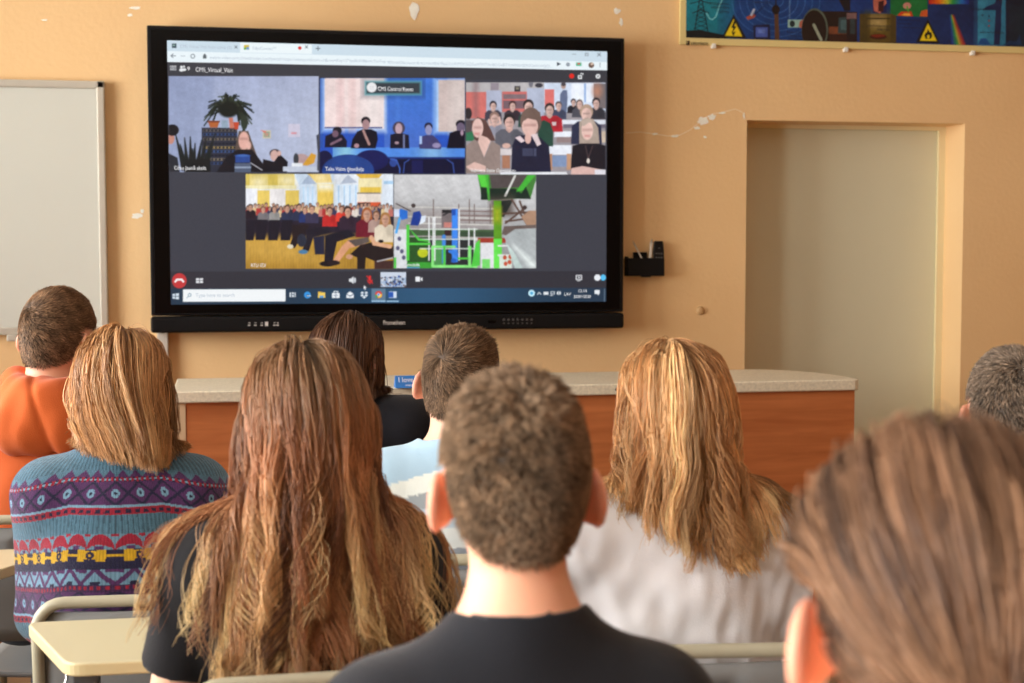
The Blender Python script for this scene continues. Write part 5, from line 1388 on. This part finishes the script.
def hairline_long(h):
    x, y, z = h[:, 0], h[:, 1], h[:, 2]
    zl = np.interp(y, [-.12, -.03, .01, .045, .07, .12], [-.085, -.085, -.045, -.01, .05, .06])
    return z - zl
# ------------------------------------------------------------------ the people
def flat_col(c, amt=.05, f=9, seed=2):
    nz = Noise(seed, f)
    return lambda P: np.array(c, float) * (1 + amt * nz(P)[:, None])

def hair_color(base, light, dark, var=.10):
    b, l, d_ = np.array(base, float), np.array(light, float), np.array(dark, float)
    def f(hl, rg, n):
        t = rg.uniform(size=(n, 1))
        return np.where(t < .7, b * (1 + var * rg.normal(size=(n, 1))), np.where(t < .88, l, d_))
    return f

def crop_length(top, side, nape, z0=.035):
    def f(h):
        t = np.clip((h[:, 2] - z0) / .035, 0, 1)
        u = np.clip((h[:, 2] + .085) / .06, 0, 1)
        return (nape * (1 - u) + side * u) * (1 - t) + top * t
    return f

# --- boy in the orange hoodie, far left
p = Person('teenage boy in an orange hoodie with short brown hair, head turned to the screen', px=58, py=283, depth=3.62, hair_lift=.014, yaw=-6, head=(-22, -3, 4), sw=.165, neck=.056, bulk=1.05, skin=(226, 170, 140), headx=.012)
HS = hairline_short(-.088, .06)
p.finish_body((70, 50, 38), HS)
def hood_field(f): pass
p.top('hoodie', flat_col((204, 96, 46), .06, 14), g=.020, neck_z=1.03, neck_tilt=.2, hem=.47, fold=.006, boxy=.02, armg=.018)
hf = Field(); hf.ell((0.0, -.118, .985), (.092, .055, .082), .03); hf.ell((.0, -.085, 1.035), (.090, .070, .050), .03); hf.ell((-.06, -.125, .955), (.045, .04, .055), .02); hf.ell((.055, -.13, .965), (.045, .038, .06), .02)
for a in np.linspace(-1, 1, 7): pass
for e in (-1, 1):
    hf.cap((e * .07, -.07, 1.04), (e * .085, .02, 1.06), .036, .030, .03); hf.cap((e * .085, .02, 1.06), (e * .05, .085, .985), .030, .022, .03)
hn = Noise(31, 36)
p.garment('hood', lambda P: hf(P) + .006 * hn(P) + .006 * np.exp(-((P[:, 0] - .01 + .3 * (P[:, 2] - .98)) / .007) ** 2) * (P[:, 1] < 0) + .004 * hn(P * [2.2, 2.2, .8]), (-.2, -.24, .85), (.22, .16, 1.22), flat_col((208, 100, 48), .07, 20), .005, 2, 0, M_cloth, parent=[c for c in p.root.children if c.name.startswith('hoodie')][0])
p.trousers((46, 48, 58))
short_hair(p, crop_length(.030, .013, .006), hair_color((126, 98, 74), (148, 118, 90), (100, 76, 58)), 17000, (-.028, -.082, .045), HS, .0010, lift=.18, m=5, swirl=.7, seed=11, mess=.07)
P_orange = p

# --- girl in the patterned sweater
p = Person('girl with straight light brown shoulder-length hair in a patterned blue and purple sweater', px=121, py=323, depth=2.95, hair_lift=.018, yaw=-3, head=(-6, -4, 2), sw=.150, neck=.046, bulk=1.0, skin=(230, 180, 152), armout=.012)
p.finish_body((104, 74, 48), hairline_long)
TEAL, PUR, NAVY, RED, YEL, LTB = [np.array(c, float) for c in ((86, 126, 148), (86, 48, 96), (38, 36, 66), (158, 36, 58), (212, 168, 36), (126, 170, 196))]
def knit(P):
    x, y, z = P[:, 0], P[:, 1], P[:, 2]
    r = np.abs(x)
    v = (1.040 - z - .22 * np.maximum(0, r - .09)) / 1.15
    arm = r > .225
    u = (x + .9 * np.tanh(x / .05) * (y + .11)) / 1.15
    v = np.where(v > .224, .041 + np.mod(v - .224, .183), v)
    c = np.tile(TEAL, (len(P), 1))
    def band(a, b): return (v >= a) & (v < b)
    tri = lambda per, ph=0.0: np.abs(np.mod(u / per + ph, 1) - .5) * 2
    stitch = np.mod(u / .0046, 1)
    m = band(-1, .022); c[m] = (TEAL * np.where(np.mod(u / .009, 1) < .35, .72, 1.0)[:, None])[m]
    m = band(.022, .034); c[m & (tri(.030) * .012 + .022 < v)] = PUR
    m = band(.034, .041); c[m] = NAVY; c[m & (np.mod(u / .011, 1) < .5)] = RED; c[band(.036, .039) & (np.mod(u / .011, 1) > .55)] = LTB
    m = band(.041, .079); c[m] = PUR; w = tri(.048); vv = (v - .060) / .019
    c[m & (np.abs(np.abs(vv) - w) < .16)] = NAVY
    c[m & (np.hypot((np.mod(u / .048 + .5, 1) - .5) * .048, v - .060) < .0075)] = LTB; c[m & (np.hypot((np.mod(u / .048 + .5, 1) - .5) * .048, v - .060) < .0028)] = NAVY
    c[band(.079, .083)] = LTB
    m = band(.083, .095); c[m] = RED; c[band(.086, .092) & (np.mod(u / .016, 1) < .55)] = NAVY
    m = band(.095, .127); c[m] = (TEAL * np.where(np.mod(u / .0085, 1) < .25, .74, 1.0)[:, None])[m]
    m = band(.127, .153); t = np.mod(u / .040, 1) - .5; arch = np.sqrt(np.maximum(0, 1 - (t / .5) ** 2))
    hgt = (.153 - v) / .026
    c[m] = LTB * .85; c[m & (hgt < arch) & (hgt > arch * .45 - .15)] = RED; c[m & (hgt < .25) & (np.abs(t) < .16)] = PUR; c[m & (hgt > .82) & (np.abs(np.abs(t) - .5) < .14)] = RED
    m = band(.153, .186); c[m] = NAVY; t = (np.mod(u / .066, 1) - .5) * .066; vv = v - .1625
    c[m & (np.abs(vv) < .0022)] = YEL; c[m & (np.abs(vv) < .0095) & (np.abs(np.abs(t) - .016) < .0065)] = YEL; c[m & (np.abs(vv) < .007) & (np.abs(t) < .011)] = YEL
    c[m & (np.hypot(t, vv) < .0068)] = NAVY; c[m & (np.hypot(t, vv) < .0022)] = YEL
    m = band(.186, .212); w = tri(.046); hh = (v - .186) / .026
    c[m] = LTB * .92; c[m & (np.abs(hh - w) < .20)] = PUR; c[m & (hh < .22) & (w > .55)] = PUR; c[m & (hh > .82) & (w < .3)] = NAVY
    m = band(.212, .224); c[m] = PUR * .8; c[m & (np.abs(v - .218) < .003) & (np.mod(u / .010, 1) < .5)] = RED
    wale = .80 + .20 * np.abs(np.sin(u / .0045 * math.pi))
    return c * wale[:, None] * (1 + .05 * Noise(8, 400)(P)[:, None])
p.top('sweater', knit, g=.017, neck_z=1.05, neck_tilt=.25, neck_r=.066, hem=.47, fold=.005, ffreq=20, h=.0046, subdiv=1, mat_=M_knit, boxy=.025, armg=.020)
p.trousers((40, 44, 62))
def straight_len(L): return lambda hl, rg: L + rg.normal(0, .006, len(hl)) + np.clip(hl[:, 2], -.05, .09) * .9
def hcol(base, light, dark, tipc=None, tip0=.5, gvar=.12, root=.9, streak=.3, rootc=None):
    b, l, dk = [np.array(c, float) for c in (base, light, dark)]
    def f(hl, gi, C_, tt, rg, dep):
        n, m = C_.shape[:2]
        G = gi.max() + 1
        gt = rg.uniform(size=G)
        gc = np.where(gt[:, None] < streak, l, np.where(gt[:, None] > 1 - streak * .8, dk, b))
        gc = gc * (1 + gvar * rg.normal(size=(G, 1)))
        c = gc[gi] * .55 + b * .45
        c = c * (1 + .05 * rg.normal(size=(n, 1)))
        c = np.repeat(c[:, None], m, 1)
        if tipc is not None:
            tc = np.array(tipc, float); k0 = rg.uniform(0, 1, G)
            w = np.clip((tt[None] - tip0 - .25 * (k0[gi][:, None] - .5)) / .4, 0, 1) * np.clip(k0[gi] * 1.6 - .45, 0, 1)[:, None]
            c = c * (1 - w[..., None]) + tc * w[..., None]
        if rootc is not None:
            w = np.clip(1 - tt / .36, 0, 1)[None, :, None]; c = c * (1 - .8 * w) + np.array(rootc, float) * (1 + .06 * rg.normal(size=(n, 1, 1))) * .8 * w
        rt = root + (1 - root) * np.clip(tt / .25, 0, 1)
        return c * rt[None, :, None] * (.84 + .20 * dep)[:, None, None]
    return f
def comb_back(back=.5, side=.45, part=0.0, down=.6):
    def f(hl, rg):
        x = hl[:, 0] - part
        top = np.clip((hl[:, 2] - .0) / .08, 0, 1)
        return np.stack([np.tanh(x / .03) * side * (.3 + .7 * top), -back * (.03 + .97 * np.clip((hl[:, 2] + .02) / .08, 0, 1)), -down * np.ones(len(hl))], 1)
    return f
allc = lambda P: np.minimum(p.body(P), p.topf(P) - .001)
long_hair(p, lambda hl, rg: .095 + np.clip(hl[:, 2] + .06, 0, .16) * 1.3 + rg.normal(0, .006, len(hl)) + .30 * hl[:, 0], hcol((194, 142, 92), (236, 194, 142), (134, 92, 56), gvar=.07, streak=.25), n=7500, guides=420, collide=allc, layer=(.003, .017), comb=comb_back(.9, .26, -.012, .5),
          fan=lambda hl, P, i, L: np.stack([.10 - 1.2 * np.clip(P[:, 0] - .02, -.08, .08) * .7, np.full(len(P), -.10), np.zeros(len(P))], 1) * (L > .10), wave=(.0012, .22), clump=.35, clumps=260, radius=.0009, seed=21, fly=.006)
P_sweater = p

# --- girl with very long hair
p = Person('girl with very long brown hair bleached yellow towards the ends, black t-shirt', px=304, py=333, depth=2.24, hair_lift=.020, yaw=2, head=(2, -2, -2), sw=.150, neck=.046, bulk=1.0, skin=(232, 182, 154))
p.finish_body((84, 60, 44), hairline_long)
p.top('t_shirt', flat_col((24, 23, 26), .08, 20), g=.011, sleeve=.62, neck_z=1.03, neck_tilt=.5, hem=.48, fold=.004, armg=.013)
p.trousers((36, 38, 48))
chf = Field(); chf.cap((-.19, -.193, .830), (.19, -.193, .830), .018, .018, .005); chf.ell((0, -.200, .70), (.19, .022, .14), .01)
allc2 = lambda P, f=p.body, g=p.topf, h=chf: np.minimum(np.minimum(f(P), g(P) - .001), h(P))
long_hair(p, lambda hl, rg: .40 + np.clip(hl[:, 2] + .06, 0, .16) * 1.3 + rg.normal(0, .03, len(hl)), hcol((164, 110, 74), (200, 140, 94), (92, 60, 42), tipc=(255, 224, 164), tip0=.34, gvar=.15, streak=.3, root=.86, rootc=(146, 122, 92)), n=5800, guides=460, collide=allc2, layer=(.003, .018), comb=comb_back(.9, .24, -.012, .5),
          fan=lambda hl, P, i, L: np.stack([np.clip(hl[:, 0] / .06, -1.3, 1.3) * (.064 if L > .20 else 0), np.full(len(P), -.07 if L > .12 else 0), np.zeros(len(P))], 1), wave=(.010, .18), clump=.92, clumps=105, radius=.0009, seed=33, rvar=.42)
P_long = p

# --- girl with dark bob, front row
p = Person('person with a dark brown chin-length bob and black t-shirt near the screen', px=347, py=308, depth=3.72, hair_lift=.018, yaw=-8, head=(-22, -10, 2), shrug=.045, sw=.165, neck=.048, bulk=1.0, skin=(226, 174, 146))
p.finish_body((40, 26, 18), hairline_long)
p.top('t_shirt', flat_col((26, 26, 32), .08, 18), g=.014, sleeve=.72, neck_z=1.02, neck_tilt=.35, hem=.48, fold=.006, boxy=.02, armg=.020)
p.trousers((44, 46, 56))
allc3 = lambda P, f=p.body, g=p.topf: np.minimum(f(P), g(P) - .001)
long_hair(p, lambda hl, rg: .055 + np.clip(hl[:, 2] + .07, 0, .17) * 1.25 + rg.normal(0, .005, len(hl)), hcol((86, 56, 38), (124, 86, 58), (50, 34, 24), gvar=.10, streak=.25), n=6800, guides=320, collide=allc3, layer=(.003, .014), comb=comb_back(.7, .30, .0, .6),
          fan=lambda hl, P, i, L: np.stack([np.clip(hl[:, 0] / .07, -1, 1) * (-.06 if L > .15 else .0), np.zeros(len(P)), np.zeros(len(P))], 1), wave=(.003, .12), clump=.5, clumps=120, radius=.0011, seed=44, fly=.006)
P_dark = p

# --- boy in the pale blue striped top
p = Person('boy with short brown hair in a pale blue and white striped top, ear showing', px=461, py=319, depth=3.05, hair_lift=.020, yaw=-8, head=(-13, -3, 6), sw=.160, neck=.052, bulk=1.0, skin=(232, 184, 158), lean=.1)
HS2 = hairline_short(-.092, .06)
p.finish_body((76, 58, 44), HS2)
def stripes(P):
    v = 1.045 - P[:, 2] - .30 * np.maximum(0, np.abs(P[:, 0]) - .06)
    c = np.tile(np.array((170, 200, 220.0)), (len(P), 1))
    c[v > .052] = (226, 232, 226); c[v > .088] = (152, 160, 164); c[v > .120] = (178, 196, 208); c[v > .16] = (216, 222, 220); c[v > .20] = (150, 158, 166); c[v > .25] = (196, 206, 210)
    return c * (1 + .04 * Noise(4, 22)(P)[:, None])
p.top('striped_top', stripes, g=.015, sleeve=.7, neck_z=1.04, neck_tilt=.3, hem=.48, fold=.006, boxy=.02, h=.005, armg=.02)
p.trousers((52, 58, 74))
short_hair(p, crop_length(.040, .016, .007, .02), hair_color((118, 94, 72), (138, 112, 88), (94, 74, 56)), 18000, (-.022, -.085, .030), HS2, .0010, lift=.18, m=5, swirl=.6, seed=12, mess=.07)
P_blue = p

# --- boy in the black t-shirt, centre
p = Person('boy seen from behind with cropped brown hair, both ears showing, black crew-neck t-shirt', px=514, py=358, depth=1.52, hair_lift=.016, yaw=0, head=(-1, 1, 0), sw=.142, neck=.047, bulk=1.0, skin=(238, 178, 146), res=.004, hs=.97, shrug=-.025)
HS3 = hairline_short(-.088, .06)
p.finish_body((92, 74, 58), HS3, 1.0)
p.top('t_shirt', flat_col((30, 31, 36), .06, 16), g=.012, sleeve=.6, neck_z=1.012, neck_tilt=.30, neck_r=.066, hem=.48, fold=.004, h=.0045, armg=.016)
p.trousers((40, 44, 56))
short_hair(p, crop_length(.020, .005, .004, .035), hair_color((130, 106, 83), (160, 133, 106), (96, 77, 60)), 26000, (.0, -.06, .075), HS3, .0008, lift=.55, curl=.7, m=5, swirl=.5, seed=13, jf=420, mess=.15)
P_centre = p

# --- girl in the white blouse
p = Person('girl with long golden brown hair in a white short-sleeved blouse', px=674, py=332, depth=2.5, hair_lift=.018, yaw=-7, head=(13, -2, -3), sw=.146, neck=.046, bulk=.98, skin=(236, 188, 160))
p.finish_body((124, 88, 56), hairline_long)
p.top('blouse', flat_col((243, 243, 246), .02, 30), g=.015, sleeve=.92, neck_z=1.03, neck_tilt=.5, hem=.48, fold=.006, ffreq=62, boxy=.018, armg=.024)
p.trousers((50, 52, 66))
allc4 = lambda P, f=p.body, g=p.topf: np.minimum(f(P), g(P) - .001)
long_hair(p, lambda hl, rg: .215 + np.clip(hl[:, 2] + .06, 0, .16) * 1.25 + rg.normal(0, .012, len(hl)) - .075 * np.clip((-hl[:, 0] - .015) / .03, 0, 1) + .03 * (hl[:, 0] > .0), hcol((212, 158, 104), (246, 206, 152), (138, 94, 58), tipc=(238, 210, 150), tip0=.7, gvar=.10, streak=.3), n=6000, guides=380, collide=allc4, layer=(.003, .016), comb=comb_back(.65, .40, .0, .55),
          fan=lambda hl, P, i, L: np.stack([np.where(hl[:, 0] > .0, .05 if L > .2 else 0, -.03 - .07 * math.sin(L * 30) if L > .17 else 0), np.full(len(P), -.08 if L > .12 else 0), np.zeros(len(P))], 1), wave=(.008, .14), clump=.92, clumps=64, radius=.0009, seed=55, rvar=.24, fly=.006)
P_white = p

# --- boy at the right edge
p = Person('boy with very short grey-brown hair at the right edge of the photo', px=1014, py=343, depth=2.5, hair_lift=.010, yaw=-6, head=(-14, 0, 0), sw=.165, neck=.056, bulk=1.05, skin=(222, 168, 138))
p.finish_body((84, 72, 62), HS2)
p.top('t_shirt', flat_col((70, 76, 88), .06, 16), g=.014, sleeve=.6, neck_z=1.02, neck_tilt=.4, hem=.48, fold=.005, h=.007, armg=.018)
p.trousers((44, 46, 56))
short_hair(p, crop_length(.014, .010, .006), hair_color((116, 99, 83), (144, 126, 108), (84, 71, 60)), 11000, (.0, -.07, .06), HS2, .0011, lift=.55, m=4, swirl=.5, seed=14)
P_right = p

# --- girl with pulled back hair, near right
p = Person('girl with brown hair tied back in a low ponytail, nearest to the camera', px=938, py=424, depth=1.0, hair_lift=.026, yaw=-24, head=(7, -7, 2), sw=.150, neck=.046, bulk=1.0, skin=(236, 172, 138), hs=1.06)
KN = np.array((.016, -.113, -.080))
def hl_tied(h):
    x, y, z = h[:, 0], h[:, 1], h[:, 2]
    zl = np.interp(y, [-.12, -.04, -.022, .012, .03, .06, .075, .12], [-.085, -.070, -.006, .0, .0, .015, .055, .062])
    return z - zl
p.finish_body((84, 58, 42), hl_tied, 1.0)
p.top('t_shirt', flat_col((60, 62, 74), .06, 16), g=.012, sleeve=.6, neck_z=1.02, neck_tilt=.4, hem=.48, fold=.004, h=.006, armg=.016)
p.trousers((44, 46, 56))
def to_knot(hl, rg):
    t = np.where((hl[:, 1] > -.05)[:, None], np.stack([np.sign(hl[:, 0]) * np.minimum(np.abs(hl[:, 0]), .08), np.full(len(hl), -.085), np.maximum(.028, hl[:, 2] - .03)], 1), KN)
    w = np.clip((hl[:, 1] + .07) / .03, 0, 1)[:, None]
    v = (t - hl) * w + (KN - hl) * (1 - w); return v / (np.linalg.norm(v, axis=1, keepdims=True) + 1e-6)
long_hair(p, lambda hl, rg: np.linalg.norm(hl - KN, axis=1) * (1.12 + .30 * np.clip(hl[:, 1] / .09, 0, 1)), hcol((126, 92, 68), (166, 128, 98), (58, 42, 35), gvar=.17, streak=.34, root=.9), n=6500, guides=420, collide=lambda P, f=p.body: f(P), layer=(.005, .024), comb=to_knot, comb_to=9, fan=None, wave=(.0015, .12), clump=.5, clumps=90, radius=.0009, seed=66, grav=.0, stick=.8, rvar=.04)
# the tail below the tie
rg = np.random.default_rng(5); n = 1500; m = 18; tt = np.linspace(0, 1, m)
k0 = p.H(KN + np.array((0, -.012, -.004)))
o = rg.normal(0, 1, (n, 3)); o /= np.linalg.norm(o, axis=1, keepdims=True); o *= rg.uniform(0, 1, (n, 1)) ** .5
path = k0[None, None] + np.stack([0 * tt, -.035 * np.sin(tt * 2.4), -.24 * tt], 1)[None] * rg.uniform(.85, 1.05, (n, 1, 1)) + o[:, None] * (.008 + .020 * np.sin(np.clip(tt * 2.6, 0, math.pi * .8)))[None, :, None]
cols = lin(np.clip(np.array((152, 114, 90.0)) * (1 + .2 * rg.normal(size=(n, 1, 1))) * np.ones((1, m, 1)), 0, 255))
V, Q, cc = strands_mesh(path * p.sc, .0010, cols)
link('ponytail', np_mesh('ponytail', V, Q, cc), p.root, [M_hair])
b = MB(); kk = Vector(k0 * p.sc)
b.tube([kk + Vector((.014 * math.cos(a), -.002 + .004 * math.sin(a), .014 * math.sin(a))) for a in np.linspace(0, 2 * math.pi, 25)], .005, 8, cap=False)
b.build('hair_tie', M_black2, p.root)
P_pony = p

# ------------------------------------------------------------------ school furniture
M_frame = mat('beige_painted_tube', (176, 170, 146), .42, .04, 8)
M_shell = mat('grey_moulded_plastic', (128, 129, 128), .5, .05, 5, .05)
M_desktop = mat('cream_laminate', (206, 196, 160), .35, .03, 3)
M_dedge = mat('cream_edge_band', (214, 198, 152), .4, .03, 3)
M_dark = mat('dark_grey_steel', (78, 78, 78), .45, .08)
M_chrome = mat('bright_wire', (200, 200, 200), .2, .02, metal=1.0)

def chair(loc, rz, top, label, width=.39):
    r = empty('school_chair', loc, rz)
    tag(r, label, 'chair', 'school chairs')
    w = width / 2 - .011; yb = -.192; R = .05
    arc = [(-w, yb - .004, .02), (-w, yb + .035, .44), (-w, yb + .012, .62), (-w, yb, top - R)]
    for a in np.linspace(math.pi, math.pi / 2, 7)[1:]: arc.append((-w + R + R * math.cos(a), yb, top - .011 - R + R * math.sin(a)))
    arc += [(-x, y, z) for x, y, z in arc[::-1]]
    b = MB(); b.tube(arc, .0115, 14); b.build('back_frame', M_frame, r)
    # curved back panel with a grip slot
    nx, nz = 15, 9; b = MB(); V = []; z1, z0 = top - .030, top - .30
    for j in range(nz):
        for i in range(nx):
            u = i / (nx - 1) * 2 - 1; z = z0 + (z1 - z0) * j / (nz - 1)
            V.append((u * (w - .010), yb + .012 - .018 * (1 - u * u) + .02 * (1 - (z - z0) / (z1 - z0)) ** 2, z))
    Fc = [(j * nx + i, j * nx + i + 1, (j + 1) * nx + i + 1, (j + 1) * nx + i) for j in range(nz - 1) for i in range(nx - 1) if not (j == nz - 3 and 5 <= i <= 8)]
    b.raw(V, Fc)
    o = b.build('back_panel', M_shell, r)
    md = o.modifiers.new('thickness', 'SOLIDIFY'); md.thickness = .007; md.offset = 0
    for f in o.data.polygons: f.use_smooth = True
    # seat
    b = MB(); V = []; nx, ny = 13, 13
    for j in range(ny):
        for i in range(nx):
            u = i / (nx - 1) * 2 - 1; v = j / (ny - 1)
            V.append((u * (w - .004) * (1 - .06 * v), yb + .045 + .37 * v, .408 - .012 * (1 - u * u) * (1 - v * .6) - .02 * max(0, v - .8) / .2 + .012 * max(0, .15 - v) / .15))
    Fc = [(j * nx + i, j * nx + i + 1, (j + 1) * nx + i + 1, (j + 1) * nx + i) for j in range(ny - 1) for i in range(nx - 1)]
    b.raw(V, Fc); o = b.build('seat', M_shell, r); md = o.modifiers.new('thickness', 'SOLIDIFY'); md.thickness = .010; md.offset = 0
    for f in o.data.polygons: f.use_smooth = True
    for e in (-1, 1):
        b = MB(); b.tube([(e * w, yb + .035, .39), (e * w, .17, .39), (e * w, .195, .37), (e * (w + .004), .215, .02)], .011, 12); b.build('leg', M_frame, r)
        for (x, y) in ((e * w, yb - .004), (e * (w + .004), .215)):
            b = MB(); b.lathe([(.013, 0), (.014, .003), (.014, .025), (.012, .028)], 12, Matrix.Translation((x, y, .001))); b.build('foot', M_black2, r)
    b = MB(); b.tube([(-w, .03, .37), (w, .03, .37)], .009, 10); b.tube([(-w, .03, .37), (-w, .03, .385)], .007, 8); b.tube([(w, .03, .37), (w, .03, .385)], .007, 8); b.build('crossbar', M_frame, r)
    return r

def seat_for(p, top, label, dx=0.0, dy=0.0, drz=0.0):
    q = p.W(np.array([dx, dy, 0]))
    return chair((q[0], q[1], 0), math.radians(p.yaw + drz), top, label)
seat_for(P_long, .83, 'beige school chair under the girl with the longest hair')
seat_for(P_sweater, .77, 'beige school chair behind the patterned sweater', .05)
seat_for(P_white, .80, 'beige school chair behind the white blouse', .02)
seat_for(P_blue, .83, 'beige school chair behind the pale blue striped top')
seat_for(P_orange, .80, 'beige school chair under the boy in the orange hoodie')
seat_for(P_dark, .80, 'beige school chair under the person with the dark bob')
seat_for(P_centre, .80, 'beige school chair under the boy in the black crew-neck t-shirt', -.05)
seat_for(P_right, .80, 'beige school chair under the boy at the right edge')
seat_for(P_pony, .80, 'beige school chair under the girl with the low ponytail')

def desk(FL, FR, NL, label):
    """trapezoid school desk: far left, far right and near left corners of its top"""
    FL, FR, NL = [np.array([q[0], q[1]]) for q in (FL, FR, NL)]
    e = (FR - FL) / np.linalg.norm(FR - FL); n = np.array([e[1], -e[0]])
    L = np.linalg.norm(FR - FL); a = (NL - FL) @ e; dp = (NL - FL) @ n
    ctr = (FL + FR) / 2 + n * dp / 2
    r = empty('school_desk', (ctr[0], ctr[1], 0), math.atan2(e[1], e[0]))
    tag(r, label, 'desk', 'cream school desks')
    c4 = [(-L / 2, dp / 2), (-L / 2 + a, -dp / 2), (L / 2 - a, -dp / 2), (L / 2, dp / 2)]
    pts = []
    for i in range(4):
        p0, p1, p2 = [np.array(c4[(i + k) % 4]) for k in (-1, 0, 1)]
        d0, d1 = (p0 - p1) / np.linalg.norm(p0 - p1), (p2 - p1) / np.linalg.norm(p2 - p1)
        R = .030
        for t in np.linspace(0, 1, 7):
            A, B_ = p1 + d0 * R, p1 + d1 * R
            pts.append(tuple((1 - t) ** 2 * A + 2 * t * (1 - t) * p1 + t * t * B_))
    b = MB(); b.prism(pts, .727, .750, .004, 3); o = b.build('tabletop', [M_desktop, M_dedge], r)
    for f in o.data.polygons:
        if f.normal.z < .5: f.material_index = 1
    for sx in (-1, 1):
        x = sx * (L / 2 - a - .025)
        b = MB(); b.box((x - .019, -dp / 2 + .075, .03), (x + .019, -dp / 2 + .105, .70), .004); b.build('leg', M_dark, r)
        b = MB(); b.box((x - .019, -dp / 2 + .0, .002), (x + .019, dp / 2 + .02, .032), .004); b.build('foot', M_dark, r)
        b = MB(); b.box((x - .019, -dp / 2 + .03, .70), (x + .019, dp / 2 - .03, .727), .003); b.build('bracket', M_dark, r)
        b = MB(); hx = x - sx * .0 + (-.03 if sx < 0 else .03); b.tube([(hx, -dp / 2 + .06, .726), (hx, -dp / 2 + .05, .712), (hx - .004, -dp / 2 + .045, .698), (hx + .010, -dp / 2 + .04, .689), (hx + .026, -dp / 2 + .036, .692), (hx + .034, -dp / 2 + .034, .703)], .0028, 8); b.build('hook', M_chrome, r)
    b = MB(); b.box((-(L / 2 - a - .04), -.012, .690), (L / 2 - a - .04, .012, .726), .003); b.build('rail', M_dark, r)
    return r
Z = .75
desk(on_z(26, 622, Z), on_z(490, 602, Z), on_z(66, 664, Z), 'cream trapezoid desk in front of the girl with the longest hair')
desk(on_z(-350, 562, Z), on_z(75, 546.7, Z), on_z(-305, 593, Z), 'cream desk at the left edge beyond the patterned sweater')
# ------------------------------------------------------------------ light
sc = bpy.context.scene
sc.view_settings.view_transform = 'Standard'
sc.view_settings.look = 'None'
sc.view_settings.exposure = 0.2
w = bpy.data.worlds.new('daylight'); sc.world = w; w.use_nodes = True
bg = w.node_tree.nodes['Background']
bg.inputs[0].default_value = (0.78, 0.88, 1.0, 1); bg.inputs[1].default_value = 1.6
for i, (y0, y1) in enumerate(WY):
    ld = bpy.data.lights.new('window_daylight', 'AREA'); ld.shape = 'RECTANGLE'; ld.size = WZ1 - WZ0; ld.size_y = y1 - y0
    ld.energy = [350, 205, 222][i]; ld.color = (1.0, 0.975, 0.94); ld.spread = math.pi
    lo = bpy.data.objects.new('window_daylight', ld); C.objects.link(lo)
    lo.location = (XL - .35, (y0 + y1) / 2, (WZ0 + WZ1) / 2 + .1); lo.rotation_euler = (0, -math.pi / 2 , 0)
cy = sc.cycles
cy.use_denoising = True
try: cy.denoiser = 'OPENIMAGEDENOISE'
except Exception: pass
cy.max_bounces = 8; cy.diffuse_bounces = 5; cy.glossy_bounces = 3; cy.transmission_bounces = 4; cy.transparent_max_bounces = 8
cy.sample_clamp_indirect = 6.0
cy.caustics_reflective = False; cy.caustics_refractive = False
